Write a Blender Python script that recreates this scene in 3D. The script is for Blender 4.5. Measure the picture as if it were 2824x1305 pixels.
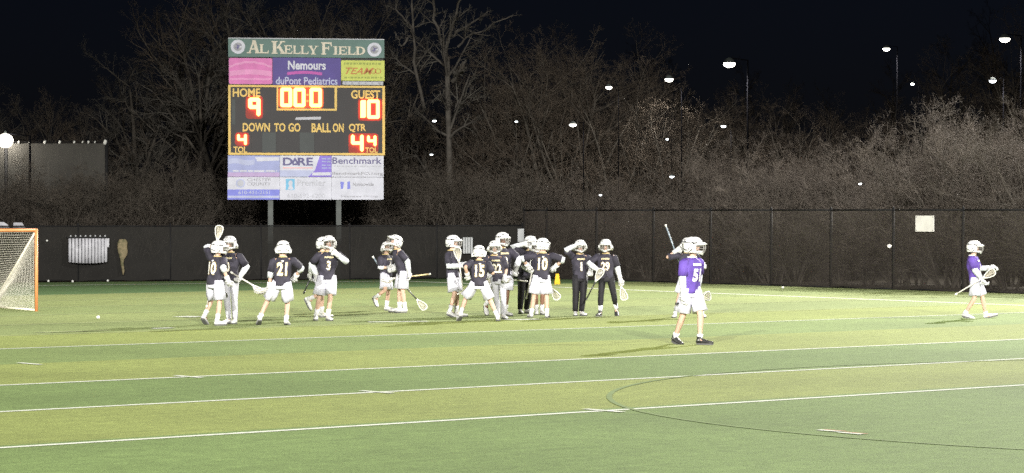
import bpy, bmesh, math, random
import numpy as np
from mathutils import Vector, Matrix, Quaternion

R = math.radians
scene = bpy.context.scene
for o in list(bpy.data.objects):
    bpy.data.objects.remove(o)
COL = scene.collection

# ------------------------------------------------------------------ camera
EYE = 2.3            # spectator's eye height above the turf (m)
FOC = 7700.0         # focal length in pixels of the 2824 px wide photograph
HOR = 585.0          # horizon row
cam_d = bpy.data.cameras.new('camera')
cam_d.sensor_width = 36.0
cam_d.lens = 36.0 * FOC / 2824.0
cam_d.clip_start = 0.5
cam_d.clip_end = 3000
cam = bpy.data.objects.new('camera', cam_d)
COL.objects.link(cam)
cam.location = (0, 0, EYE)
cam.rotation_euler = (R(90) - math.atan((652.5 - HOR) / FOC), 0, 0)
scene.camera = cam

# ------------------------------------------------------------------ night sky
world = bpy.data.worlds.new('World')
scene.world = world
world.use_nodes = True
wn = world.node_tree
bg = wn.nodes['Background']
sky = wn.nodes.new('ShaderNodeTexSky')
sky.sky_type = 'NISHITA'
sky.sun_disc = False
sky.sun_elevation = R(22)
sky.sun_rotation = R(200)
sky.air_density = 1.0
sky.ozone_density = 1.5
tint = wn.nodes.new('ShaderNodeVectorMath')
tint.operation = 'MULTIPLY'
tint.inputs[1].default_value = (0.50, 0.52, 0.95)      # the blue black of a town's night sky
wn.links.new(sky.outputs[0], tint.inputs[0])
wn.links.new(tint.outputs[0], bg.inputs['Color'])
bg.inputs['Strength'].default_value = 0.0011

# ------------------------------------------------------------------ exposure
vs = scene.view_settings
vs.view_transform = 'Standard'
vs.look = 'None'
vs.exposure = 0.0
vs.gamma = 1.0
vs.use_curve_mapping = False
scene.render.engine = 'CYCLES'
scene.cycles.use_denoising = False
scene.cycles.max_bounces = 5
scene.cycles.transparent_max_bounces = 16
scene.cycles.sample_clamp_indirect = 1.2
scene.cycles.sample_clamp_direct = 14.0

# ------------------------------------------------------------------ floodlights of the ground (their masts stand outside the frame)
def flood(loc, aim, power, size, blend, color, soft):
    d = bpy.data.lights.new('floodlight', 'SPOT')
    d.energy = power
    d.spot_size = R(size)
    d.spot_blend = blend
    d.color = color
    d.shadow_soft_size = soft
    o = bpy.data.objects.new('floodlight', d)
    COL.objects.link(o)
    o.location = loc
    o.rotation_euler = (Vector(aim) - Vector(loc)).to_track_quat('-Z', 'Y').to_euler()
    return o
WARM = (1.0, 0.97, 0.90)
flood((22, -62, 36), (3, 49, 0), 880000, 27, 1.0, WARM, 1.0)
flood((-28, -58, 36), (-3, 50, 0), 860000, 27, 1.0, WARM, 1.0)
flood((60, 56, 31), (-4, 66, 0), 230000, 50, 1.0, WARM, 0.6)
flood((36, 116, 33), (-2, 52, 0), 520000, 60, 1.0, WARM, 0.4)
flood((-50, 80, 26), (-4, 60, 0), 50000, 74, 0.9, WARM, 0.7)

# ================================================================== helpers
def gp(px, py):
    """ground point seen at a pixel of the photograph (survey of the pitch)"""
    y = FOC * EYE / (py - HOR)
    return Vector(((px - 1412) / FOC * y, y, 0))

def wp(px, py, y):
    return Vector(((px - 1412) / FOC * y, y, EYE - (py - HOR) / FOC * y))

def props(o, label=None, cat=None, group=None, kind=None):
    if label: o['label'] = label
    if cat: o['category'] = cat
    if group: o['group'] = group
    if kind: o['kind'] = kind
    return o

def empty(name, loc, label=None, cat=None, group=None, rz=0):
    o = bpy.data.objects.new(name, None)
    COL.objects.link(o)
    o.location = loc
    o.rotation_euler = (0, 0, rz)
    return props(o, label, cat, group)

def link(name, me, mat=None, parent=None, loc=None):
    o = bpy.data.objects.new(name, me)
    COL.objects.link(o)
    if mat is not None and len(me.materials) == 0:
        me.materials.append(mat)
    if parent: o.parent = parent
    if loc is not None: o.location = loc
    return o

def perp(d):
    d = d.normalized()
    a = Vector((0, 0, 1)) if abs(d.z) < 0.9 else Vector((1, 0, 0))
    u = d.cross(a).normalized()
    return u, d.cross(u).normalized()

class MB:
    """collects simple solids and links them as ONE mesh object"""
    def __init__(s):
        s.v = []; s.f = []
    def add(s, vs, fs):
        n = len(s.v)
        s.v += [tuple(v) for v in vs]
        s.f += [tuple(n + i for i in f) for f in fs]
        return s
    def box(s, x0, x1, y0, y1, z0, z1):
        return s.add([(x0,y0,z0),(x1,y0,z0),(x1,y1,z0),(x0,y1,z0),(x0,y0,z1),(x1,y0,z1),(x1,y1,z1),(x0,y1,z1)],
                     [(3,2,1,0),(4,5,6,7),(0,1,5,4),(1,2,6,5),(2,3,7,6),(3,0,4,7)])
    def quad(s, a, b, c, d):
        return s.add([a, b, c, d], [(0, 1, 2, 3)])
    def tube(s, pts, rad, n=6, cap=True, ref=None, flat=None):
        pts = [Vector(p) for p in pts]
        k = len(pts)
        if not hasattr(rad, '__len__'): rad = [rad] * k
        d0 = (pts[-1] - pts[0])
        u, w = perp(d0 if d0.length > 1e-6 else pts[1] - pts[0])
        if ref is not None:
            u = (ref - d0.normalized() * ref.dot(d0.normalized())).normalized()
        vs = []
        for i, p in enumerate(pts):
            t = (pts[min(i+1, k-1)] - pts[max(i-1, 0)]).normalized()
            u = (u - t * u.dot(t)).normalized()
            w = t.cross(u)
            fl = flat if flat else 1.0
            for j in range(n):
                a = 2 * math.pi * j / n
                vs.append(p + (u * math.cos(a) + w * math.sin(a) * fl) * rad[i])
        fs = [(i*n+j, i*n+(j+1) % n, (i+1)*n+(j+1) % n, (i+1)*n+j) for i in range(k-1) for j in range(n)]
        if cap:
            fs += [tuple(range(n-1, -1, -1)), tuple((k-1)*n+j for j in range(n))]
        return s.add(vs, fs)
    def loft(s, rings, cap=True, close=True):
        n = len(rings[0]); k = len(rings)
        vs = [p for r in rings for p in r]
        m = n if close else n - 1
        fs = [(i*n+j, i*n+(j+1) % n, (i+1)*n+(j+1) % n, (i+1)*n+j) for i in range(k-1) for j in range(m)]
        if cap:
            fs += [tuple(range(n-1, -1, -1)), tuple((k-1)*n+j for j in range(n))]
        return s.add(vs, fs)
    def prism(s, poly, y0, y1):
        """polygon of (x, z), counter-clockwise seen from -Y, between depths y0 (front) and y1"""
        n = len(poly)
        vs = [(x, y0, z) for x, z in poly] + [(x, y1, z) for x, z in poly]
        fs = [tuple(range(n)), tuple(range(2*n-1, n-1, -1))] + [((i+1) % n, i, n+i, n+(i+1) % n) for i in range(n)]
        return s.add(vs, fs)
    def mesh(s, name, smooth=False):
        me = bpy.data.meshes.new(name)
        me.from_pydata(s.v, [], s.f)
        me.update()
        if smooth:
            me.polygons.foreach_set('use_smooth', [True] * len(me.polygons))
        return me
    def build(s, name, mat, parent=None, smooth=False, loc=None):
        return link(name, s.mesh(name, smooth), mat, parent, loc)

# ------------------------------------------------------------------ materials
def mat(name, col, rough=0.7, spec=0.3, noise=0.0, nscale=20.0, bump=0.0, bscale=60.0, metal=0.0, emit=None, estr=0.0, col2=None, sub=0.0, alpha=None):
    m = bpy.data.materials.new(name)
    m.use_nodes = True
    nt = m.node_tree
    b = nt.nodes['Principled BSDF']
    c = (*col, 1) if len(col) == 3 else col
    b.inputs['Base Color'].default_value = c
    b.inputs['Roughness'].default_value = rough
    b.inputs['Specular IOR Level'].default_value = spec
    b.inputs['Metallic'].default_value = metal
    if noise or col2:
        tc = nt.nodes.new('ShaderNodeTexCoord')
        n = nt.nodes.new('ShaderNodeTexNoise')
        n.inputs['Scale'].default_value = nscale
        n.inputs['Detail'].default_value = 5
        nt.links.new(tc.outputs['Object'], n.inputs['Vector'])
        r = nt.nodes.new('ShaderNodeValToRGB')
        r.color_ramp.elements[0].position = 0.3
        r.color_ramp.elements[1].position = 0.7
        if col2:
            a_, b_ = col, col2
        else:
            a_ = tuple(x * (1 - noise) for x in col[:3]); b_ = tuple(min(1, x * (1 + noise)) for x in col[:3])
        r.color_ramp.elements[0].color = (*a_[:3], 1)
        r.color_ramp.elements[1].color = (*b_[:3], 1)
        nt.links.new(n.outputs['Fac'], r.inputs['Fac'])
        nt.links.new(r.outputs['Color'], b.inputs['Base Color'])
    if bump:
        tc2 = nt.nodes.new('ShaderNodeTexCoord')
        n2 = nt.nodes.new('ShaderNodeTexNoise')
        n2.inputs['Scale'].default_value = bscale
        nt.links.new(tc2.outputs['Object'], n2.inputs['Vector'])
        bp = nt.nodes.new('ShaderNodeBump')
        bp.inputs['Strength'].default_value = bump
        bp.inputs['Distance'].default_value = 0.02
        nt.links.new(n2.outputs['Fac'], bp.inputs['Height'])
        nt.links.new(bp.outputs['Normal'], b.inputs['Normal'])
    if emit:
        b.inputs['Emission Color'].default_value = (*emit, 1)
        b.inputs['Emission Strength'].default_value = estr
    if alpha is not None:
        b.inputs['Alpha'].default_value = alpha
    return m

M = {}
M['black_cloth'] = mat('black_cloth', (0.034, 0.031, 0.045), 0.75, 0.25, noise=0.4, nscale=6, bump=0.35, bscale=25)
M['purple_cloth'] = mat('purple_cloth', (0.095, 0.052, 0.285), 0.7, 0.3, noise=0.25, nscale=7, bump=0.35, bscale=25)
M['white_cloth'] = mat('white_cloth', (0.56, 0.555, 0.64), 0.75, 0.25, noise=0.10, nscale=8, bump=0.4, bscale=18)
M['grey_cloth'] = mat('grey_cloth', (0.40, 0.40, 0.44), 0.75, 0.25, noise=0.15, nscale=8, bump=0.4, bscale=18)
M['black_pants'] = mat('black_pants', (0.012, 0.011, 0.014), 0.7, 0.3, noise=0.4, nscale=6, bump=0.3)
M['sleeve'] = mat('white_sleeve', (0.52, 0.54, 0.57), 0.75, 0.25, noise=0.12, nscale=14, bump=0.4, bscale=30)
M['helmet'] = mat('helmet_white', (0.66, 0.66, 0.66), 0.28, 0.5, noise=0.05, nscale=9)
M['helmet_dark'] = mat('helmet_vent_dark', (0.03, 0.03, 0.035), 0.5)
M['cage'] = mat('cage_metal', (0.26, 0.25, 0.24), 0.35, 0.5, noise=0.1)
M['glove'] = mat('glove_white', (0.52, 0.52, 0.52), 0.65, 0.3, noise=0.18, nscale=30, bump=0.5, bscale=60)
M['glove_dark'] = mat('glove_dark', (0.10, 0.10, 0.12), 0.65, 0.3, noise=0.5, nscale=30)
M['shoe'] = mat('shoe_white', (0.56, 0.56, 0.55), 0.5, 0.4, noise=0.15, nscale=20)
M['shoe_black'] = mat('shoe_black', (0.03, 0.03, 0.03), 0.5, 0.4, noise=0.4, nscale=20)
M['sole'] = mat('sole_grey', (0.12, 0.12, 0.12), 0.8)
M['sock'] = mat('sock_white', (0.58, 0.58, 0.59), 0.85, 0.2, noise=0.08, nscale=30)
M['sock_black'] = mat('sock_black', (0.02, 0.02, 0.02), 0.85, 0.2)
M['skin'] = mat('skin_light', (0.50, 0.33, 0.25), 0.55, 0.35, noise=0.10, nscale=12)
M['skin_dark'] = mat('skin_dark', (0.16, 0.08, 0.05), 0.5, 0.35, noise=0.12, nscale=12)
M['num_white'] = mat('number_white', (0.66, 0.65, 0.64), 0.6)
M['num_gold'] = mat('number_gold_trim', (0.46, 0.36, 0.16), 0.6)
M['gold_print'] = mat('gold_print', (0.52, 0.45, 0.28), 0.6)
M['eye'] = mat('eye_dark', (0.03, 0.025, 0.02), 0.2)
M['shaft_black'] = mat('shaft_black', (0.02, 0.02, 0.022), 0.35, 0.5)
M['shaft_white'] = mat('shaft_white', (0.54, 0.52, 0.47), 0.4, 0.5, noise=0.1)
M['shaft_gold'] = mat('shaft_gold', (0.62, 0.50, 0.28), 0.35, 0.5, noise=0.1)
M['shaft_blue'] = mat('shaft_slate', (0.16, 0.20, 0.24), 0.35, 0.5, noise=0.15)
M['head_white'] = mat('stick_head_white', (0.60, 0.60, 0.57), 0.4, 0.5)
M['pocket'] = mat('pocket_mesh', (0.50, 0.47, 0.40), 0.8, 0.2, noise=0.15, nscale=60)
M['tape'] = mat('tape_white', (0.75, 0.74, 0.70), 0.7)
M['bark'] = mat('bark_brown', (0.070, 0.062, 0.053), 0.9, 0.1, noise=0.45, nscale=3, bump=0.6, bscale=12)
M['bark_pale'] = mat('bark_pale', (0.0743, 0.0668, 0.0594), 0.85, 0.15, noise=0.35, nscale=3, bump=0.6, bscale=12)
M['twig'] = mat('twig_brown', (0.080, 0.069, 0.058), 0.9, 0.1, noise=0.4, nscale=0.8)
M['twig_red'] = mat('twig_reddish', (0.085, 0.069, 0.055), 0.9, 0.1, noise=0.4, nscale=0.8)
M['twig_grey'] = mat('twig_grey', (0.082, 0.076, 0.067), 0.9, 0.1, noise=0.4, nscale=0.8)
M['twig_pale'] = mat('twig_pale', (0.104, 0.088, 0.076), 0.9, 0.1, noise=0.4, nscale=0.8)
M['soil'] = mat('soil', (0.045, 0.038, 0.028), 0.95, 0.1, noise=0.4, nscale=0.6, bump=0.5, bscale=4)
M['leaf_litter'] = mat('leaf_litter', (0.050, 0.042, 0.030), 0.95, 0.1, noise=0.5, nscale=0.5, bump=0.5, bscale=3)
M['steel_dark'] = mat('steel_dark', (0.010, 0.010, 0.011), 0.7, 0.2, noise=0.3, nscale=4)
M['steel_grey'] = mat('steel_grey', (0.065, 0.075, 0.072), 0.55, 0.4, noise=0.25, nscale=3)
M['sign_white'] = mat('sign_white', (0.66, 0.64, 0.62), 0.6, 0.3, noise=0.08, nscale=4)
M['sign_grey'] = mat('sign_grey', (0.40, 0.41, 0.43), 0.6, 0.3, noise=0.12, nscale=5)
M['rib_white'] = mat('rib_white', (0.42, 0.42, 0.46), 0.6, 0.3, noise=0.22, nscale=4)
M['tan_rag'] = mat('tan_rag', (0.24, 0.19, 0.12), 0.9, 0.1, col2=(0.07, 0.075, 0.04), nscale=9)
M['orange'] = mat('goal_orange', (0.62, 0.24, 0.09), 0.45, 0.4, noise=0.12, nscale=5)
M['cord'] = mat('goal_cord', (0.50, 0.48, 0.42), 0.85, 0.1, noise=0.1)
M['rope'] = mat('goal_rope', (0.78, 0.74, 0.60), 0.85, 0.1, noise=0.15)
M['yellow'] = mat('pylon_yellow', (0.72, 0.42, 0.01), 0.6, 0.3, noise=0.1)
M['ball'] = mat('ball_white', (0.55, 0.55, 0.53), 0.6)
M['line'] = mat('line_white', (0.55, 0.57, 0.50), 0.85, 0.1, noise=0.22, nscale=9)
M['line_faint'] = mat('line_faint', (0.33, 0.37, 0.19), 0.85, 0.1, noise=0.35, nscale=3)
M['line_dark'] = mat('line_dark', (0.146, 0.198, 0.078), 0.85, 0.11, noise=0.12, nscale=5)
M['line_red'] = mat('line_red', (0.45, 0.12, 0.10), 0.85, 0.1)

def mesh_fabric(name, col, cover, nscale):
    """woven windscreen: porous cloth, part of the light and view passes between the threads"""
    m = bpy.data.materials.new(name)
    m.use_nodes = True
    nt = m.node_tree
    b = nt.nodes['Principled BSDF']
    b.inputs['Base Color'].default_value = (*col, 1)
    b.inputs['Roughness'].default_value = 0.85
    b.inputs['Specular IOR Level'].default_value = 0.1
    tc = nt.nodes.new('ShaderNodeTexCoord')
    n = nt.nodes.new('ShaderNodeTexNoise')
    n.inputs['Scale'].default_value = nscale
    n.inputs['Detail'].default_value = 6
    mr = nt.nodes.new('ShaderNodeMapRange')
    mr.inputs['From Min'].default_value = 0.3
    mr.inputs['From Max'].default_value = 0.7
    mr.inputs['To Min'].default_value = cover - 0.10
    mr.inputs['To Max'].default_value = min(1.0, cover + 0.10)
    nt.links.new(tc.outputs['Object'], n.inputs['Vector'])
    nt.links.new(n.outputs['Fac'], mr.inputs['Value'])
    nt.links.new(mr.outputs['Result'], b.inputs['Alpha'])
    return m
M['screen_left'] = mesh_fabric('windscreen_dense', (0.021, 0.020, 0.019), 0.82, 1.2)
M['screen_right'] = mesh_fabric('windscreen_open', (0.062, 0.053, 0.047), 0.36, 1.0)
M['stop_net'] = mesh_fabric('ball_stop_mesh', (0.075, 0.072, 0.066), 0.62, 0.6)

# ------------------------------------------------------------------ pitch axes, from the yard lines
VPX = 10600.0
UA = Vector(((VPX - 1412) / FOC, 1, 0)).normalized()      # along the yard lines
NA = Vector((-UA.y, UA.x, 0))                             # away from us, across the yard lines
D0, STEP = 24.05, 4.34                                    # nearest line, spacing of the 5-yard bands
ANG = math.atan2(UA.y, UA.x)

def pitch(a, d, z=0.0):
    v = UA * a + NA * d
    return Vector((v.x, v.y, z))
def a_of(p): return p.x * UA.x + p.y * UA.y
def d_of(p): return p.x * NA.x + p.y * NA.y

# ================================================================== ground
def sheet(name, pts, z, m, kind='structure'):
    mb = MB(); mb.add([(p[0], p[1], z) for p in pts], [tuple(range(len(pts)))])
    o = mb.build(name, m); o['kind'] = kind
    return o
sheet('ground', [(-1500, -200), (1500, -200), (1500, 2200), (-1500, 2200)], -0.03, M['soil'])

# turf, its own axes turned so that local y runs across the yard lines
def turf_material():
    m = bpy.data.materials.new('artificial_turf')
    m.use_nodes = True
    nt = m.node_tree; N = nt.nodes; L = nt.links
    b = N['Principled BSDF']
    b.inputs['Roughness'].default_value = 0.85
    b.inputs['Specular IOR Level'].default_value = 0.11
    tc = N.new('ShaderNodeTexCoord')
    sep = N.new('ShaderNodeSeparateXYZ')
    L.new(tc.outputs['Object'], sep.inputs[0])
    wob = N.new('ShaderNodeTexNoise'); wob.inputs['Scale'].default_value = 0.6
    L.new(tc.outputs['Object'], wob.inputs['Vector'])
    w2 = N.new('ShaderNodeMath'); w2.operation = 'MULTIPLY_ADD'
    w2.inputs[1].default_value = 0.10; w2.inputs[2].default_value = -0.05
    L.new(wob.outputs['Fac'], w2.inputs[0])
    ad = N.new('ShaderNodeMath'); ad.operation = 'ADD'
    L.new(sep.outputs['Y'], ad.inputs[0]); L.new(w2.outputs[0], ad.inputs[1])
    mp = N.new('ShaderNodeMapRange')       # band index 0..1 over -4..16 bands
    mp.inputs['From Min'].default_value = -4 * STEP
    mp.inputs['From Max'].default_value = 16 * STEP
    L.new(ad.outputs[0], mp.inputs['Value'])
    cr = N.new('ShaderNodeValToRGB')
    cr.color_ramp.interpolation = 'CONSTANT'
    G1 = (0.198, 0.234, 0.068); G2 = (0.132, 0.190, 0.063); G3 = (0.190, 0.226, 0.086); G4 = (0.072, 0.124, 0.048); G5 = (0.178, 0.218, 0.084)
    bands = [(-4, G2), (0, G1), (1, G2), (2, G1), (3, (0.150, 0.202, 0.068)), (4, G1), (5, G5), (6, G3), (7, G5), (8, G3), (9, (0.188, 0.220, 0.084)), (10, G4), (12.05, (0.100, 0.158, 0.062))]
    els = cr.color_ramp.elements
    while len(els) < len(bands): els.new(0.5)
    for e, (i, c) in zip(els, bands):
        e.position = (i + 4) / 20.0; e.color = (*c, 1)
    L.new(mp.outputs['Result'], cr.inputs['Fac'])
    # broad wear, brush direction streaks along the bands, and fine blade speckle
    n1 = N.new('ShaderNodeTexNoise'); n1.inputs['Scale'].default_value = 0.22; n1.inputs['Detail'].default_value = 4
    L.new(tc.outputs['Object'], n1.inputs['Vector'])
    map2 = N.new('ShaderNodeMapping'); map2.inputs['Scale'].default_value = (1.2, 7.0, 1)
    L.new(tc.outputs['Object'], map2.inputs['Vector'])
    n2 = N.new('ShaderNodeTexNoise'); n2.inputs['Scale'].default_value = 0.9; n2.inputs['Detail'].default_value = 6
    L.new(map2.outputs[0], n2.inputs['Vector'])
    n3 = N.new('ShaderNodeTexNoise'); n3.inputs['Scale'].default_value = 30; n3.inputs['Detail'].default_value = 4; n3.inputs['Roughness'].default_value = 0.7
    L.new(tc.outputs['Object'], n3.inputs['Vector'])
    def fac(n, lo, hi):
        r = N.new('ShaderNodeMapRange'); r.inputs['From Min'].default_value = 0.3; r.inputs['From Max'].default_value = 0.7
        r.inputs['To Min'].default_value = lo; r.inputs['To Max'].default_value = hi
        L.new(n.outputs['Fac'], r.inputs['Value']); return r
    n4 = N.new('ShaderNodeTexNoise'); n4.inputs['Scale'].default_value = 4.0; n4.inputs['Detail'].default_value = 8; n4.inputs['Roughness'].default_value = 0.75
    L.new(tc.outputs['Object'], n4.inputs['Vector'])
    f1, f2, f3, f4 = fac(n1, 0.88, 1.12), fac(n2, 0.92, 1.08), fac(n3, 0.70, 1.30), fac(n4, 0.80, 1.20)
    m0 = N.new('ShaderNodeMath'); m0.operation = 'MULTIPLY'; L.new(f3.outputs[0], m0.inputs[0]); L.new(f4.outputs[0], m0.inputs[1]); f3 = m0
    m1 = N.new('ShaderNodeMath'); m1.operation = 'MULTIPLY'; L.new(f1.outputs[0], m1.inputs[0]); L.new(f2.outputs[0], m1.inputs[1])
    m2 = N.new('ShaderNodeMath'); m2.operation = 'MULTIPLY'; L.new(m1.outputs[0], m2.inputs[0]); L.new(f3.outputs[0], m2.inputs[1])
    vm = N.new('ShaderNodeVectorMath'); vm.operation = 'SCALE'
    L.new(cr.outputs['Color'], vm.inputs[0]); L.new(m2.outputs[0], vm.inputs['Scale'])
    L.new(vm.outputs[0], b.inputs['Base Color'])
    bp = N.new('ShaderNodeBump'); bp.inputs['Strength'].default_value = 0.5; bp.inputs['Distance'].default_value = 0.02
    L.new(n3.outputs['Fac'], bp.inputs['Height']); L.new(bp.outputs['Normal'], b.inputs['Normal'])
    return m
M['turf'] = turf_material()

# fence lines (needed for the turf outline)
FL0, FL1 = gp(200, 776), gp(1440, 767)
FLdir = (FL1 - FL0).normalized()
FR0, FR1 = FL1.copy(), gp(2824, 811)
FRdir = (FR1 - FR0).normalized()
FLstart = FL1 - FLdir * 34.0
FRend = FR0 + FRdir * 44.0

turf = bpy.data.objects.new('turf', None)
tm = MB()
inv = Matrix.Rotation(-ANG, 4, 'Z')
base = pitch(0, D0)
outline = [(-60, 2), (60, 2), (FRend.x, FRend.y), (FL1.x, FL1.y), (FLstart.x - 40, FLstart.y - 18)]
lp = [inv @ (Vector((x, y, 0)) - base) for x, y in outline]
tm.add([(p.x, p.y, 0) for p in lp], [tuple(range(len(lp)))])
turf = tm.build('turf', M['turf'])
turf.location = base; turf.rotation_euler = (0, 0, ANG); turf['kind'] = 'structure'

ZL = 0.004
def strip(name, p, q, w, m, z=ZL, segs=1):
    d = (q - p).normalized(); n = Vector((-d.y, d.x, 0)) * (w / 2)
    mb = MB()
    mb.quad(*[(v.x, v.y, z) for v in (p - n, q - n, q + n, p + n)])
    o = mb.build(name, m); o['kind'] = 'structure'
    return o
def yard(i, w, m, a0=-70, a1=90):
    return strip('yard_line', pitch(a0, D0 + STEP * i), pitch(a1, D0 + STEP * i), w, m)

endP, endQ = gp(110, 788), gp(1000, 776.5)
sdP, sdQ = gp(1530, 792), gp(2824, 843)
# corner of the pitch
def isect(p, d, q, e):
    den = d.x * e.y - d.y * e.x
    t = ((q.x - p.x) * e.y - (q.y - p.y) * e.x) / den
    return p + d * t
CORN = isect(endP, (endQ - endP).normalized(), sdP, (sdQ - sdP).normalized())
eD = (endQ - endP).normalized(); sD = (sdQ - sdP).normalized()
strip('end_line', CORN - eD * 60, CORN, 0.22, M['line'])
strip('side_line', CORN, CORN + sD * 60, 0.22, M['line'])
def a_limit(i):      # where a yard line meets the side line
    p = isect(pitch(0, D0 + STEP * i), UA, CORN, sD)
    return a_of(p) - 0.2
for i, w in ((0, 0.13), (1, 0.13), (2, 0.13), (4, 0.11)):
    yard(i, w, M['line'], -60, a_limit(i))
yard(-2.05, 0.15, M['line'], -40, 60)
for i in (5, 6, 7, 8, 9, 10):
    yard(i, 0.10, M['line_faint'], -60, a_limit(i))
# hash marks: short ticks lying across the yard lines
h0 = gp(1655, 1133); ha = a_of(h0)
for i, w in ((0, .11), (1, .11), (2, .11), (3, .11), (4, .1), (5, .1), (6, .1)):
    c = pitch(ha, D0 + STEP * i)
    strip('hash_mark', c - NA * .33, c + NA * .33, w, M['line'], ZL * 2)
for px, py in ((2288, 1190), (2347, 1197)):
    c = gp(px, py)
    strip('hash_mark', c - NA * .16 , c + NA * .16, 0.09, M['line'], ZL * 2)
    strip('red_hash_mark', c - NA * .16 + UA * .08, c + NA * .16 + UA * .08, 0.03, M['line_red'], ZL * 2)
strip('restraining_mark', gp(500, 875.5), gp(545, 873), 0.55, M['line'], ZL * 2)
strip('restraining_mark', gp(1395, 883), gp(1485, 881), 0.40, M['line'], ZL * 2)
strip('restraining_mark', gp(1015, 889), gp(1180, 887), 0.25, M['line'], ZL * 2)
strip('restraining_mark', gp(100, 918), gp(300, 912), 0.22, M['line_faint'], ZL * 2)
strip('restraining_mark', gp(420, 907), gp(475, 905), 0.25, M['line'], ZL * 2)
# dark soccer circle and halfway line
cc = Vector((10.4, 34.4, 0)); rr = 9.2
mb = MB(); n = 96
for k in range(n):
    a0, a1 = 2*math.pi*k/n, 2*math.pi*(k+1)/n
    mb.quad(*[(cc.x + r_*math.cos(a), cc.y + r_*math.sin(a), ZL*1.5) for r_, a in ((rr-.035, a0), (rr+.035, a0), (rr+.035, a1), (rr-.035, a1))])
props(mb.build('soccer_circle', M['line_dark']), kind='structure')
dh = d_of(cc)
strip('soccer_halfway_line', pitch(a_of(cc) - 2, dh), pitch(a_of(cc) + 60, dh), 0.05, M['line_dark'], ZL*1.5)

# wooded bank rising behind the fence
mb = MB()
rng = random.Random(5)
NX, NY = 40, 14
grid = []
for j in range(NY):
    for i in range(NX):
        x = -150 + 300 * i / (NX - 1)
        t = j / (NY - 1)
        y = 104 + 150 * t
        if x > 0: y -= min(22, x * 1.0) * (1 - t)
        z = -0.02 + 4.0 * (1 - math.cos(math.pi * min(1, t * 1.3))) / 2 + (rng.uniform(-.25, .25) if j > 1 else 0) + 1.0 * t
        grid.append((x, y, z))
mb.add(grid, [(j*NX+i, j*NX+i+1, (j+1)*NX+i+1, (j+1)*NX+i) for j in range(NY-1) for i in range(NX-1)])
hill = mb.build('hillside', M['leaf_litter'], smooth=True); hill['kind'] = 'structure'
def hill_z(x, y):
    y0 = 104 - (min(22, x) if x > 0 else 0)
    t = (y - y0) / (254 - y0)
    if t <= 0: return -0.03
    return -0.02 + 4.0 * (1 - math.cos(math.pi * min(1, t * 1.3))) / 2 + 1.0 * t - 0.3

# ================================================================== bare trees
def np_mesh(name, verts, quads, tris, m):
    me = bpy.data.meshes.new(name)
    nq, ntri = len(quads), len(tris)
    me.vertices.add(len(verts)); me.vertices.foreach_set('co', verts.astype(np.float32).ravel())
    nl = nq * 4 + ntri * 3
    me.loops.add(nl)
    me.loops.foreach_set('vertex_index', np.concatenate([quads.ravel(), tris.ravel()]).astype(np.int32))
    me.polygons.add(nq + ntri)
    ls = np.concatenate([np.arange(nq) * 4, nq * 4 + np.arange(ntri) * 3]).astype(np.int32)
    me.polygons.foreach_set('loop_start', ls)
    me.update(calc_edges=True)
    me.validate()
    me.materials.append(m)
    return me

def tubes_np(P, Rr, n):
    """P (N,S,3) polylines, Rr (N,S) radii -> verts, quads, tris (pointed tips)"""
    N, S, _ = P.shape
    T = np.gradient(P, axis=1)
    T /= np.linalg.norm(T, axis=2, keepdims=True) + 1e-9
    ref = np.where(np.abs(T[..., 2:3]) < 0.9, np.array([0, 0, 1.0]), np.array([1.0, 0, 0]))
    U = np.cross(T, ref); U /= np.linalg.norm(U, axis=2, keepdims=True) + 1e-9
    W = np.cross(T, U)
    a = np.arange(n) * 2 * np.pi / n
    ring = P[:, :-1, None, :] + (U[:, :-1, None, :] * np.cos(a)[None, None, :, None] + W[:, :-1, None, :] * np.sin(a)[None, None, :, None]) * Rr[:, :-1, None, None]
    V = np.concatenate([ring.reshape(N, (S-1)*n, 3), P[:, -1:, :]], axis=1)
    per = (S-1)*n + 1
    b = (np.arange(N) * per)[:, None, None]
    s = np.arange(S-2)[None, :, None] * n
    j = np.arange(n)[None, None, :]
    j2 = (j + 1) % n
    Q = np.stack([b+s+j, b+s+j2, b+s+n+j2, b+s+n+j], axis=-1).reshape(-1, 4) if S > 2 else np.zeros((0, 4), int)
    bb = (np.arange(N) * per)[:, None]
    jj = np.arange(n)[None, :]
    Tt = np.stack([bb + (S-2)*n + jj, bb + (S-2)*n + (jj+1) % n, np.broadcast_to(bb + per - 1, (N, n))], axis=-1).reshape(-1, 3)
    return V.reshape(-1, 3), Q, Tt

def combine(parts):
    vs, qs, ts = [], [], []; o = 0
    for v, q, t in parts:
        vs.append(v); qs.append(q + o); ts.append(t + o); o += len(v)
    return np.concatenate(vs), np.concatenate(qs), np.concatenate(ts)

def walk(rs, P0, D, L, S, wob, up):
    N = len(P0)
    P = np.zeros((N, S, 3)); P[:, 0] = P0
    d = D.copy()
    for k in range(1, S):
        d = d + rs.normal(0, wob, (N, 3)); d[:, 2] += up
        d /= np.linalg.norm(d, axis=1, keepdims=True) + 1e-9
        P[:, k] = P[:, k-1] + d * (L / (S-1))[:, None]
    return P

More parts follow.
